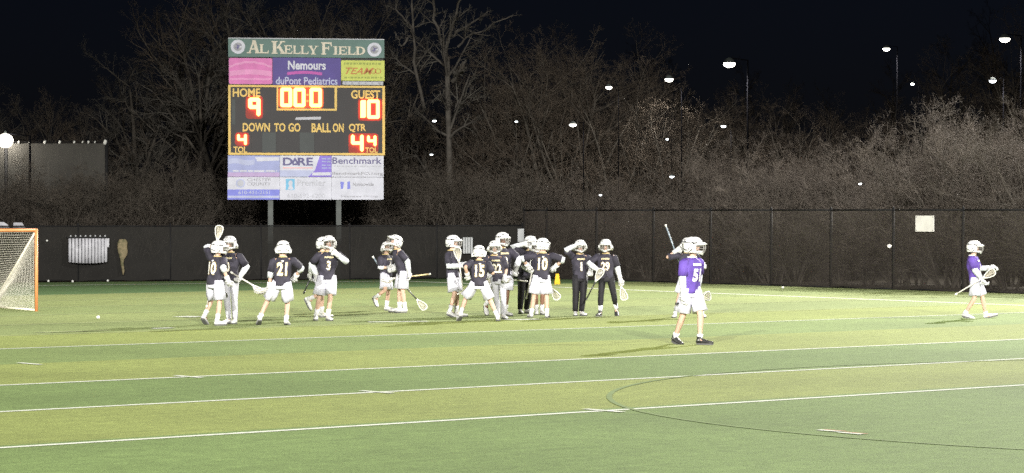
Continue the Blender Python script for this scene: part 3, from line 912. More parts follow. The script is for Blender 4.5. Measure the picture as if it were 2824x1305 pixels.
# --- sponsor rows below
s1 = panel('sponsor_panel', 632, 772.5, 429.5, 488, 'lav', .0, .10); s1['label'] = 'pale lavender sponsor panel'
band([(634 + 70*i/8, 440 - 3*math.sin(i*.8)) for i in range(9)], 14, 'lav2', s1, -.006)
polyp('print_band', [(705, 434), (771, 434), (771, 443), (712, 446)], 'white', -.006, s1)
dashes(645, 765, 470, 5, 'white', s1, -.008, 4, 12, 30, 3)
polyp('print_band', [(632, 476), (772, 476), (772, 488), (632, 488)], 'rose', -.006, s1)
s2 = panel('sponsor_panel', 773, 913.5, 429.5, 488, 'white', .0, .10); s2['label'] = 'white and purple sponsor panel'
btext('lettering', 'D RE', 781, 863, 435, 457, 'ink', -.008, s2, .03)
polyp('print_drop', [(814, 434), (823, 449), (820, 456), (808, 456), (805, 449)], 'ink', -.008, s2)
polyp('print_drop', [(814, 444), (818, 451), (810, 451)], 'white', -.013, s2)
polyp('print_line', [(781, 462), (862, 462), (862, 464.5), (781, 464.5)], 'redline', -.008, s2)
polyp('print_wedge', [(882, 429.5), (913.5, 429.5), (913.5, 488), (850, 488), (868, 470)], 'violet', -.007, s2)
polyp('print_band', [(773, 470), (866, 470), (852, 488), (773, 488)], 'lav2', -.006, s2)
for y in (436, 444, 454, 462): dashes(887, 911, y, 4, 'lav', s2, -.012, int(y), 8, 20)
polyp('print_pill', [(862, 476), (911, 475), (911, 484), (860, 484)], 'white', -.012, s2)
s3 = panel('sponsor_panel', 914, 1056.5, 429.5, 488, 'white', .0, .10); s3['label'] = 'white sponsor panel with large grey name'
btext('lettering', 'Benchmark', 916, 1051, 434, 452, 'ink', -.008, s3, .012)
dashes(920, 1050, 457, 3, 'palegrey', s3, -.008, 9)
btext('lettering', 'BenchmarkFCU.org', 916, 1054, 474, 485, 'grey', -.008, s3, .01)
s4 = panel('sponsor_panel', 631, 772.5, 489, 551, 'white', .0, .10); s4['label'] = 'white sponsor panel with a round seal and blue strip'
pts = [(666 + 12.5*math.cos(i*math.pi/10), 506 + 12.5*math.sin(i*math.pi/10)) for i in range(20)]
polyp('print_seal', pts, 'lav2', -.006, s4)
polyp('print_seal', [(666 + 9*math.cos(i*math.pi/8), 506 + 9*math.sin(i*math.pi/8)) for i in range(16)], 'palegrey', -.011, s4)
btext('lettering', 'CHESTER', 684, 750, 492, 500, 'grey', -.008, s4, .0)
btext('lettering', 'COUNTY', 684, 748, 503, 512, 'grey', -.008, s4, .0)
polyp('print_strip', [(631, 523), (772, 523), (772, 551), (631, 551)], 'blue', -.006, s4)
btext('lettering', '610-431-2161', 660, 746, 526, 536, 'lav2', -.011, s4, .015)
polyp('print_band', [(632, 540), (771, 540), (771, 546), (632, 546)], 'lav2', -.011, s4)
s5 = panel('sponsor_panel', 773, 913.5, 489, 551, 'white', .0, .10); s5['label'] = 'white sponsor panel with a small blue square'
polyp('print_square', [(789, 494), (813, 494), (813, 524), (789, 524)], 'cyan', -.007, s5)
polyp('print_figure', [(798, 500), (804, 497), (808, 504), (806, 512), (810, 523), (794, 523), (798, 512), (795, 506)], 'white', -.012, s5)
btext('lettering', 'Premier', 820, 898, 495, 513, 'palegrey', -.008, s5, .012)
btext('lettering', '610-692-6200', 793, 895, 534, 546, 'palegrey', -.008, s5, .0)
s6 = panel('sponsor_panel', 914, 1056.5, 489, 551, 'white', .0, .10, rnd=4); s6['label'] = 'white sponsor panel with two dark blue bars'
polyp('print_bar', [(938, 501), (948, 502), (945, 521), (939, 521)], 'blue', -.007, s6)
polyp('print_bar', [(957, 502), (964, 500), (965, 521), (957, 522)], 'blue', -.007, s6)
btext('lettering', 'Nationwide', 972, 1030, 503, 513, 'grey', -.008, s6, .01)
btext('lettering', 'Insurance Group', 940, 1040, 538, 546, 'grey', -.008, s6, .0)

# ================================================================== goal
gY = FOC * EYE / (859 - HOR)
gb = Vector(((100 - 1412) / FOC * gY, gY, 0))
gu = Vector((-.97, -.24, 0)).normalized()     # right post to left post
gbk = Vector((-.24, .97, 0)).normalized()      # towards the back of the net
goal = empty('lacrosse_goal', gb, 'orange framed lacrosse goal with a pale net at the left edge', 'goal')
W_, H_ = 1.83, 1.88
A = Vector((0, 0, 0)); B = gu * W_; At = Vector((0, 0, H_)); Bt = B + Vector((0, 0, H_)); C_ = gu * (W_ * .5) + gbk * 2.0 + Vector((0, 0, .05))
for p in (A, B): MB().tube([p, p + Vector((0, 0, H_ + .03))], .038, 10).build('post', M['orange'], goal, True)
MB().tube([At, Bt], .038, 10).build('crossbar', M['orange'], goal, True)
MB().tube([A + Vector((0, 0, .03)), C_], .025, 8).tube([B + Vector((0, 0, .03)), C_], .025, 8).build('ground_frame', M['rope'], goal, True)
def netpanel(a, b, c, n, r, bag):
    """cords between edge a-b and point c (a fan) plus cross cords"""
    mb = MB(); nrm = (b - a).cross(c - a).normalized()
    def pt(u, v):
        p = (a + (b - a) * u) * (1 - v) + c * v
        return p + nrm * bag * math.sin(math.pi * u) * math.sin(math.pi * v) * (1 + .3 * math.sin(9 * u + 7 * v))
    for i in range(n + 1):
        mb.tube([pt(i / n, j / 6 * .985) for j in range(7)], r, 3, False)
    for j in range(1, n):
        v = j / n
        mb.tube([pt(i / 5, v) for i in range(6)], r, 3, False)
    return mb
mb = netpanel(A + Vector((0, 0, .05)), At, C_, 38, .0044, .10)
o = mb.build('side_net', M['cord'], goal); o['kind'] = 'stuff'
mb = netpanel(B + Vector((0, 0, .05)), Bt, C_, 38, .0044, -.10)
o = mb.build('side_net', M['cord'], goal); o['kind'] = 'stuff'
mb = netpanel(At, Bt, C_, 34, .0032, .05)
o = mb.build('back_net', M['cord'], goal); o['kind'] = 'stuff'
MB().tube([At, (At + C_) / 2 + Vector((0, 0, -.02)), C_], .022, 6).build('net_rope', M['rope'], goal, True)
MB().tube([Bt, (Bt + C_) / 2 + Vector((0, 0, -.02)), C_], .018, 6).build('net_rope', M['rope'], goal, True)

# ================================================================== things on and by the fence
def onfence(px, p0, d, off=.16):
    n = Vector((-d.y, d.x, 0)); n = -n if n.y > 0 else n
    q = isect(p0, d, Vector((0, 0, 0)), Vector(((px - 1412) / FOC, 1, 0)))
    return q + n * off
# ribbed white board
pL, pR = onfence(184, FL0, FLdir, .25), onfence(300, FL0, FLdir, .25)
ry = (pL.y + pR.y) / 2; kk = ry / FOC
rb = empty('ribbed_board', ((242 - 1412) * kk, ry, 0), 'white ribbed board hanging on the low black fence right of the goal', 'board', rz=math.atan2(FLdir.y, FLdir.x))
zt, zb_ = EYE - (657 - HOR) * kk, EYE - (726 - HOR) * kk
wd = 108 * kk
for i in range(12):
    x = -wd / 2 + wd * (i + .5) / 12
    cv = .10 * (1 - (2 * x / wd) ** 2)
    dz = .05 * (1 - abs(2 * x / wd) ** 3)
    MB().tube([(x, -cv, zb_ - dz + .05), (x, -cv, (zt + zb_)/2), (x, -cv, zt - .01)], [wd / 27, wd / 25, wd / 27], 8, ref=Vector((1, 0, 0))).build('rib', M['rib_white'], rb, True)
MB().box(-wd/2 - .04, wd/2 + .04, -.03, .06, zt, zt + .05).build('top_bar', M['steel_dark'], rb)
for i in range(8):
    x = -wd/2 + wd * (i + .5) / 8
    MB().tube([(x, -.03, zt + .05), (x, -.03, zt + .10)], [.035, .02], 6).build('hook', M['sign_grey'], rb, True)
MB().box(wd*.48, wd*.54, -.06, -.02, zt - .30, zt - .01).build('side_tag', M['rib_white'], rb)
# strip of white tops above the fence at the far left
q = onfence(40, FL0, FLdir, -.5)
st = empty('white_boards', q, 'row of white board tops showing over the fence behind the goal', 'board', rz=math.atan2(FLdir.y, FLdir.x))
for x0, x1, h in ((-.75, -.10, .17), (.02, .42, .15)):
    mb = MB(); mb.prism([(x0, 1.78), (x1, 1.78), (x1 - .05, 1.80 + h * .4), (x0 + (x1-x0)*.7, 1.80 + h), (x0, 1.80 + h)], -.03, .03); mb.build('board_top', M['rib_white'], st)
MB().box(-.85, .5, .0, .05, -.03, 1.79).build('board_backing', M['steel_dark'], st)
# ragged tan cloth
q = onfence(336, FL0, FLdir, .14); ky = q.y / FOC
rg_ = empty('ragged_cloth', (q.x, q.y, 0), 'small ragged tan cloth caught on the low black fence', 'cloth', rz=math.atan2(FLdir.y, FLdir.x))
mb = MB(); rgn = random.Random(4)
prof = [(660, 10, 0), (668, 14, 1), (680, 16, -1), (692, 15, 0), (704, 12, 1), (714, 7, -1), (724, 5, -2), (736, 4, 0), (748, 4, 2), (758, 2, 1)]
rings = []
for py, w, dx in prof:
    z = EYE - (py - HOR) * ky
    ring = []
    for i in range(10):
        a = 2*math.pi*i/10
        ring.append(((dx + w*math.cos(a)*rgn.uniform(.8, 1.1)) * ky, -.02 + .05*math.sin(a), z))
    rings.append(ring)
mb.loft(rings); mb.build('cloth_body', M['tan_rag'], rg_, True)
# sign boards
def sign(name, px0, px1, py0, py1, p0, d, off, m, label, ribs=0, holes=True):
    pc = (px0 + px1) / 2
    q = onfence(pc, p0, d, off); ks = q.y / FOC
    e = empty(name, (q.x, q.y, 0), label, 'sign', rz=math.atan2(d.y, d.x))
    w = (px1 - px0) * ks / 2 / max(.5, abs(math.cos(math.atan2(d.y, d.x)))); z1, z0 = EYE - (py0 - HOR) * ks, EYE - (py1 - HOR) * ks
    if ribs:
        for i in range(ribs):
            x0 = -w + 2*w*i/ribs
            MB().box(x0, x0 + 2*w/ribs*.74, -.03, 0, z0, z1).build('slat', m, e)
        MB().box(-w, w, 0.004, .03, z0 - .01, z1 + .01).build('backing', M['steel_grey'], e)
    else:
        MB().box(-w, w, -.012, .012, z0, z1).build('face', m, e)
        mb = MB()
        for x in (-w + .04, w - .04):
            for z in (z0 + .04, z1 - .04): mb.box(x - .012, x + .012, -.02, -.012, z - .012, z + .012)
        for i, (x, z) in enumerate([(-w + .04, z0 + .04), (w - .04, z0 + .04), (-w + .04, z1 - .04), (w - .04, z1 - .04)]):
            MB().tube([(x, -.022, z), (x, -.012, z)], .012, 6).build('rivet', M['steel_dark'], e)
    return e
sign('white_sign', 2541, 2583, 595, 639, FR0, FRdir, .17, M['sign_white'], 'square blank white sign high on the tall mesh fence at right')
sign('slatted_panel', 1272, 1300, 655, 699, FL0, FLdir, .2, M['sign_grey'], 'grey slatted panel on the fence beside the helmet of the player with a raised pocket', 4)
sign('grey_sign', 1423, 1440, 631, 667, FL0, FLdir, .2, M['sign_grey'], 'narrow pale grey sign above the huddle at the fence corner')
q = onfence(2462, FR0, FRdir, .14); z = EYE - (679 - HOR) * q.y / FOC
mb = MB(); mb.prism([(-.05, -.03), (.02, -.06), (.08, .02), (.0, .06), (-.06, .03)], -.02, .02)
props(mb.build('paper_scrap', M['sign_white'], None, loc=(q.x, q.y, z)), 'small white scrap stuck on a post of the tall fence', 'paper')
# pylon
q = gp(1537, 784)
py_ = empty('corner_pylon', q, 'yellow corner pylon standing at the back of the field', 'pylon')
kq = q.y / FOC
mb = MB()
for n_, (z0, z1, w0, w1) in enumerate(((0.015, 29*kq, 7.4*kq, 4.4*kq),)):
    rings = []
    for z, w in ((z0, w0), (z0 + .05, w0), (z1 - .02, w1), (z1, w1 * .8)):
        rings.append([(x*w, y*w, z) for x, y in ((-1, -1), (1, -1), (1, 1), (-1, 1))])
    mb.loft(rings)
mb.build('pylon_body', M['yellow'], py_)
MB().box(-8.2*kq, 8.2*kq, -8.2*kq, 8.2*kq, 0, .014).build('pylon_base', M['yellow'], py_)
# balls
ball_me = bpy.data.meshes.new('ball'); bm = bmesh.new(); bmesh.ops.create_icosphere(bm, subdivisions=2, radius=.04); bm.to_mesh(ball_me); bm.free()
ball_me.polygons.foreach_set('use_smooth', [True] * len(ball_me.polygons)); ball_me.materials.append(M['ball'])
for px, py, lab in ((133, 779, 'white ball on the grass behind the goal, closest to the orange post'), (200, 780, 'white ball on the grass below the ribbed board'),
                    (297, 778, 'white ball on the grass below the right end of the ribbed board'), (725, 771, 'white ball by the fence behind player 21'),
                    (270, 881, 'white ball lying alone in the field right of the goal'), (2159, 797, 'white ball by the tall fence right of player 51')):
    o = link('ball', ball_me); q = gp(px, py); o.location = (q.x, q.y, .04 + ZL)
    props(o, lab, 'ball', 'balls on the grass')
q = onfence(127, FL0, FLdir, .22); o = link('ball', ball_me); o.location = (q.x, q.y, EYE - (664 - HOR) * q.y / FOC)
props(o, 'white ball lodged in the black fence right of the goal crossbar', 'ball', 'balls on the grass')

# ================================================================== lit lamps up the slope
M['lamp_pole'] = mat('lamp_pole', (0.004, 0.004, 0.005), 1.0, 0.0)
M['lamp_glow'] = mat('lamp_glow', (.8, .8, .8), .4, emit=(1.0, .96, .86), estr=30.0)
M['lamp_glow_small'] = mat('lamp_glow_small', (.8, .8, .8), .4, emit=(.92, .97, 1.0), estr=9.0)
def lamp(px, py, y, w, glow, label, ball=False, watt=0):
    p = wp(px, py, y)
    hz = hill_z(p.x, y)
    e = empty('street_lamp', (p.x, y, hz), label, 'lamp', 'lit lamps on the slope')
    h = p.z - hz
    sx = -w * .9
    mb = MB(); mb.tube([(w*1.5, .02, 0), (w*1.5, .02, h * .6), (w*1.5, .02, h + w*.30)], [.10*w, .08*w, .06*w], 8); mb.tube([(w*1.5, .02, h + w*.28), (0, 0, h + w*.46)], .045*w, 6)
    mb.build('pole', M['lamp_pole'], e, True)
    mb = MB(); rings = []
    for r_, z in ((w*.10, w*.50), (w*.26, w*.42), (w*.42, w*.24), (w*.50, w*.05)):
        rings.append([(r_*math.cos(2*math.pi*i/14), r_*math.sin(2*math.pi*i/14), h + z) for i in range(14)])
    if ball: rings = [[(q[0]*.3, q[1]*.3, q[2] + w*.12) for q in r] for r in rings]
    mb.loft(rings[::-1]); mb.build('lamp_shade', M['steel_grey'], e, True)
    mb = MB(); rings = []
    for r_, z in (((w*.20, .38), (w*.40, .24), (w*.48, .04), (w*.44, -.16), (w*.28, -.36), (w*.10, -.42)) if ball else ((w*.48, .04), (w*.46, -.10), (w*.36, -.22), (w*.14, -.30))):
        rings.append([(r_*math.cos(2*math.pi*i/14), r_*math.sin(2*math.pi*i/14), h + z*w) for i in range(14)])
    mb.loft(rings[::-1]); mb.build('bulb', glow, e, True)
    if watt:
        ld = bpy.data.lights.new('lamp_light', 'SPOT'); ld.energy = watt; ld.shadow_soft_size = .2; ld.color = (1, .96, .88)
        ld.spot_size = R(165); ld.spot_blend = .6
        lo = bpy.data.objects.new('lamp_light', ld); COL.objects.link(lo); lo.parent = e; lo.location = (0, 0, h - w * .5)
    return e
G_, g_ = M['lamp_glow'], M['lamp_glow_small']
lamp(2011, 176, 127, .56, G_, 'bright lamp with a wide shade high in the middle of the dark sky', watt=2200)
lamp(2770, 108, 127, .50, G_, 'bright lamp near the top right corner above a smaller lamp', watt=2200)
lamp(2444, 135, 127, .33, G_, 'lamp high in the dark between the two brightest right hand lamps', watt=1400)
lamp(1845, 219, 106, .32, G_, 'flat bright lamp left of the wide shaded one', watt=500)
lamp(2737, 223, 127, .33, g_, 'bluish lamp below the top right lamp', watt=1000)
lamp(2516, 232, 127, .18, g_, 'small lone lamp in the dark over the dip between shrubs')
lamp(1679, 241, 103, .24, G_, 'warm lamp at the right edge of the reddish tree clump', watt=110)
lamp(1580, 344, 103, .26, G_, 'lamp shining through the lower middle of the reddish tree clump', watt=110)
lamp(1995, 348, 120, .22, g_, 'small lamp low in the gap right of the reddish trees', watt=500)
lamp(1198, 333, 103, .16, g_, 'faint lamp through the branches just right of the scoreboard')
lamp(1190, 426, 103, .12, g_, 'tiny lamp low beside the right edge of the scoreboard')
lamp(1424, 335, 103, .11, g_, 'tiny lamp in the left half of the reddish tree clump')
lamp(1840, 384, 106, .11, g_, 'tiny lamp under the flat bright lamp')
lamp(1656, 538, 96.5, .10, g_, 'tiny lamp just above the left end of the tall fence')
lamp(2372, 507, 84.2, .10, g_, 'tiny lamp glinting in the pale shrubs over the tall fence')
M['lamp_glare'] = mat('lamp_glare', (.9, .9, .9), .4, emit=(1.0, .93, .80), estr=60.0)
lamp(15, 388, 98.5, .58, M['lamp_glare'], 'very bright lamp at the left edge above the goal', True)
lamp(1853, 487, 98, .16, g_, 'pale small light low at the foot of the dark gap')

# ================================================================== players
def ik(a, c, l1, l2, pole):
    d = c - a; L = d.length
    mx = (l1 + l2) * .998
    if L > mx: c = a + d * (mx / L); d = c - a; L = mx
    x = (l1*l1 - l2*l2 + L*L) / (2*L)
    h = math.sqrt(max(0, l1*l1 - x*x))
    u = d.normalized()
    p = pole - u * pole.dot(u)
    if p.length < 1e-4: p = perp(u)[0]
    return a + u * x + p.normalized() * h, c

# shared helmet meshes; local front is -Y, origin at the head centre
def helmet_mesh():
    mb = MB(); n = 28; rows = []
    phis = [4, 18, 34, 50, 64, 78, 90, 102, 114, 126]
    for ph in phis:
        p = R(ph); s = math.sin(p) if ph <= 90 else 1.0 - .10 * ((ph - 90) / 36) ** 2
        s = s ** .72 if ph <= 90 else s; rows.append([Vector((.124*s*math.cos(2*math.pi*i/n), .152*s*math.sin(2*math.pi*i/n) + .012, .142*math.cos(p) * (1.0 if ph < 90 else 1.05))) for i in range(n)])
    vs = [p for r in rows for p in r]; fs = []
    for j in range(len(rows)-1):
        for i in range(n):
            a = (math.degrees(2*math.pi*(i+.5)/n) + 90) % 360
            a = a if a <= 180 else 360 - a       # 0 = front
            z = (rows[j][i].z + rows[j+1][i].z)/2
            if a < 58 and z < .035: continue
            if a > 150 and z < -.075: continue    # nape opening
            fs.append((j*n+i, j*n+(i+1) % n, (j+1)*n+(i+1) % n, (j+1)*n+i))
    fs.append(tuple(range(n-1, -1, -1)))
    mb.add(vs, fs)
    return mb
def arc_pts(z, r, a, n=11, dz=0, ry=None):
    ry = ry or r
    return [Vector((r*math.sin(t), -ry*math.cos(t) + .01, z + dz*abs(math.sin(t)))) for t in [R(-a + 2*a*i/(n-1)) for i in range(n)]]
hel = helmet_mesh()
# side plates give the shell its outline
for sx in (-1, 1):
    hel.tube([(sx*.118, -.03, .015), (sx*.128, .03, -.035), (sx*.118, .07, -.09)], [.022, .034, .026], 8, flat=.55)
HEL = hel.mesh('helmet', True)
vis = MB()
top = arc_pts(.066, .124, 68, 13, -.012, .158); bot = arc_pts(.036, .132, 68, 13, -.01, .208)
top2 = arc_pts(.043, .110, 68, 13, -.012, .150); bot2 = arc_pts(.024, .120, 68, 13, -.01, .194)
vis.add(top + bot + bot2 + top2, [(i+r*13, i+1+r*13, i+1+((r+1) % 4)*13, i+((r+1) % 4)*13) for r in range(4) for i in range(12)])
VIS = vis.mesh('visor', True)
cage = MB()
for z, r, ry in ((.005, .122, .176), (-.028, .122, .182), (-.060, .118, .178), (-.090, .108, .165)):
    cage.tube(arc_pts(z, r, 72, 11, 0, ry), .0036, 5)
for x in (-.055, 0, .055):
    f_ = math.sqrt(max(0, 1 - (x/.122)**2))
    cage.tube([Vector((x, -.178*f_ + .01, .030)), Vector((x, -.186*f_ + .01, -.03)), Vector((x*.9, -.165*f_ + .01, -.095))], .0045, 5)
CAGE = cage.mesh('face_mask', True)
chin = MB()
c1 = arc_pts(-.090, .110, 80, 13, .030, .158); c2 = arc_pts(-.135, .095, 80, 13, .035, .140); c3 = arc_pts(-.130, .080, 80, 13, .035, .125); c4 = arc_pts(-.092, .095, 80, 13, .03, .143)
chin.add(c1 + c2 + c3 + c4, [(i+r*13, i+1+r*13, i+1+((r+1) % 4)*13, i+((r+1) % 4)*13) for r in range(4) for i in range(12)])
CHIN = chin.mesh('chin_guard', True)
VENTS = []
for (a, z, w, h) in ((25, .098, .030, .010), (-25, .098, .030, .010), (75, .055, .034, .012), (-75, .055, .034, .012), (88, -.02, .022, .020), (-88, -.02, .022, .020), (150, .07, .03, .010), (-150, .07, .03, .010)):
    mb = MB(); s = math.sqrt(max(.05, 1 - (z/.150)**2)); t = R(a)
    c = Vector((.122*s*math.sin(t), -.150*s*math.cos(t) + .012, z)) * 1.0
    nrm = Vector((math.sin(t)*s, -math.cos(t)*s, z/.15)).normalized()
    if abs(a) == 88: c = Vector((.142*math.copysign(1, a), .03, -.035)); nrm = Vector((math.copysign(1, a), 0, 0))
    u = Vector((math.cos(t), math.sin(t), 0)); v_ = nrm.cross(u)
    c = c + nrm * .003
    pts = [c + u*1.35*w*x + v_*1.35*h*y for x, y in ((-1, -.5), (-.6, -1), (.6, -1), (1, -.2), (1, .6), (.4, 1), (-.8, .8))]
    mb.add(pts + [p - nrm*.006 for p in pts], [tuple(range(7)), tuple(range(13, 6, -1))] + [(i, (i+1) % 7, 7+(i+1) % 7, 7+i) for i in range(7)])
    VENTS.append(mb.mesh('vent'))
for sx in (-1, 1):
    for z, a0, a1, w in ((.042, 70, 168, .006), (-.055, 118, 165, .006)):
        mb = MB(); pts = []
        for i in range(9):
            t = R(a0 + (a1 - a0) * i / 8); sn = math.sqrt(max(.05, 1 - abs(z/.142)**2)) ** .72 if z > 0 else .985
            pts.append(Vector((sx * .1265*sn*math.sin(t), -.1545*sn*math.cos(t) + .012, z + .03 * i / 8)))
        mb.tube(pts, w, 5); VENTS.append(mb.mesh('seam', True))
for me in VENTS: me.materials.append(M['helmet_dark'])
HEL.materials.append(M['helmet']); VIS.materials.append(M['helmet']); CHIN.materials.append(M['helmet']); CAGE.materials.append(M['cage'])

# glove: local +Z along the hand, palm towards -Y
def glove_mesh(side):
    mb = MB()
    def ring(z, w, d, y=0): return [(w*math.cos(2*math.pi*i/12), y + d*math.sin(2*math.pi*i/12), z) for i in range(12)]
    mb.loft([ring(-.09, .052, .048), ring(-.04, .050, .044), ring(-.005, .046, .040), ring(.03, .056, .042), ring(.075, .058, .038), ring(.09, .050, .030)])
    for i, (x, l) in enumerate(((-.042, .062), (-.014, .072), (.014, .068), (.042, .054))):
        mb.tube([(x, -.004, .075), (x, -.010, .075 + l*.55), (x*.95, -.045, .075 + l*.85), (x*.92, -.070, .075 + l*.45)], [.016, .0155, .0145, .012], 7)
    mb.tube([(side*.046, -.005, .02), (side*.066, -.030, .055), (side*.050, -.062, .080)], [.018, .017, .013], 7)
    for z in (.012, .045):
        mb.tube([(-.045, .036, z), (0, .048, z), (.045, .036, z)], .014, 6)
    return mb.mesh('glove', True)
GLOVE = {}
for s in (-1, 1):
    for nm in ('glove', 'glove_dark'):
        g = glove_mesh(s); g.materials.append(M[nm]); GLOVE[(s, nm)] = g

# shoe: local front -Y, sole at z=0, ankle above the origin
def shoe_mesh():
    mb = MB(); rings = []
    for y, w, h, z0 in ((.085, .028, .055, .012), (.07, .036, .085, .004), (.02, .040, .095, 0), (-.04, .042, .080, 0), (-.09, .047, .062, 0), (-.14, .046, .050, .002), (-.18, .036, .040, .006), (-.20, .018, .028, .012)):
        rings.append([(w*math.cos(2*math.pi*i/12) * (1 if math.sin(2*math.pi*i/12) < .3 else .82), y, z0 + h/2 + h/2*math.sin(2*math.pi*i/12)) for i in range(12)])
    mb.loft(rings)
    mb.tube([(0, .03, .06), (0, .035, .11)], [.042, .044], 10)
    return mb
def sole_mesh():
    mb = MB(); rings = []
    for z, s in ((-.012, .96), (.012, 1.03)):
        rings.append([(s*x, s*y, z) for x, y in ((.0, .088), (.034, .07), (.043, .0), (.048, -.09), (.046, -.14), (.03, -.19), (0, -.205), (-.03, -.19), (-.046, -.14), (-.048, -.09), (-.043, 0), (-.034, .07))])
    mb.loft(rings); return mb
SHOE = {n: shoe_mesh().mesh('shoe', True) for n in ('shoe', 'shoe_black')}
for n in SHOE: SHOE[n].materials.append(M[n])
SOLE = sole_mesh().mesh('sole'); SOLE.materials.append(M['sole'])

_numcache = {}
def num_geom(t, off):
    if (t, off) not in _numcache: _numcache[(t, off)] = text_geom(t, off)
    return _numcache[(t, off)]

def cloth_tube(mb, pts, rads, rng, n=16, fold=.010, ref=None, flat=1.0, freq=3):
    """tube with lengthwise folds"""
    pts = [Vector(p) for p in pts]; kk_ = len(pts)
    d0 = (pts[-1] - pts[0]).normalized()
    u = ref - d0 * ref.dot(d0) if ref is not None else perp(d0)[0]
    u.normalize()
    ph = [rng.uniform(0, 6.28) for _ in range(3)]
    rings = []
    for i, p in enumerate(pts):
        t = (pts[min(i+1, kk_-1)] - pts[max(i-1, 0)]).normalized()
        u = (u - t*u.dot(t)).normalized(); w = t.cross(u)
        f = i / (kk_-1)
        ring = []
        for j in range(n):
            a = 2*math.pi*j/n
            r = rads[i] + fold*(.35+.65*f)*(math.sin(freq*a + ph[0] + 1.5*f) + .6*math.sin((freq+2)*a + ph[1] - 2*f) + .4*math.sin(2*a + ph[2] + 5*f))
            ring.append(p + u*math.cos(a)*r + w*math.sin(a)*r*flat)
        rings.append(ring)
    mb.loft(rings)

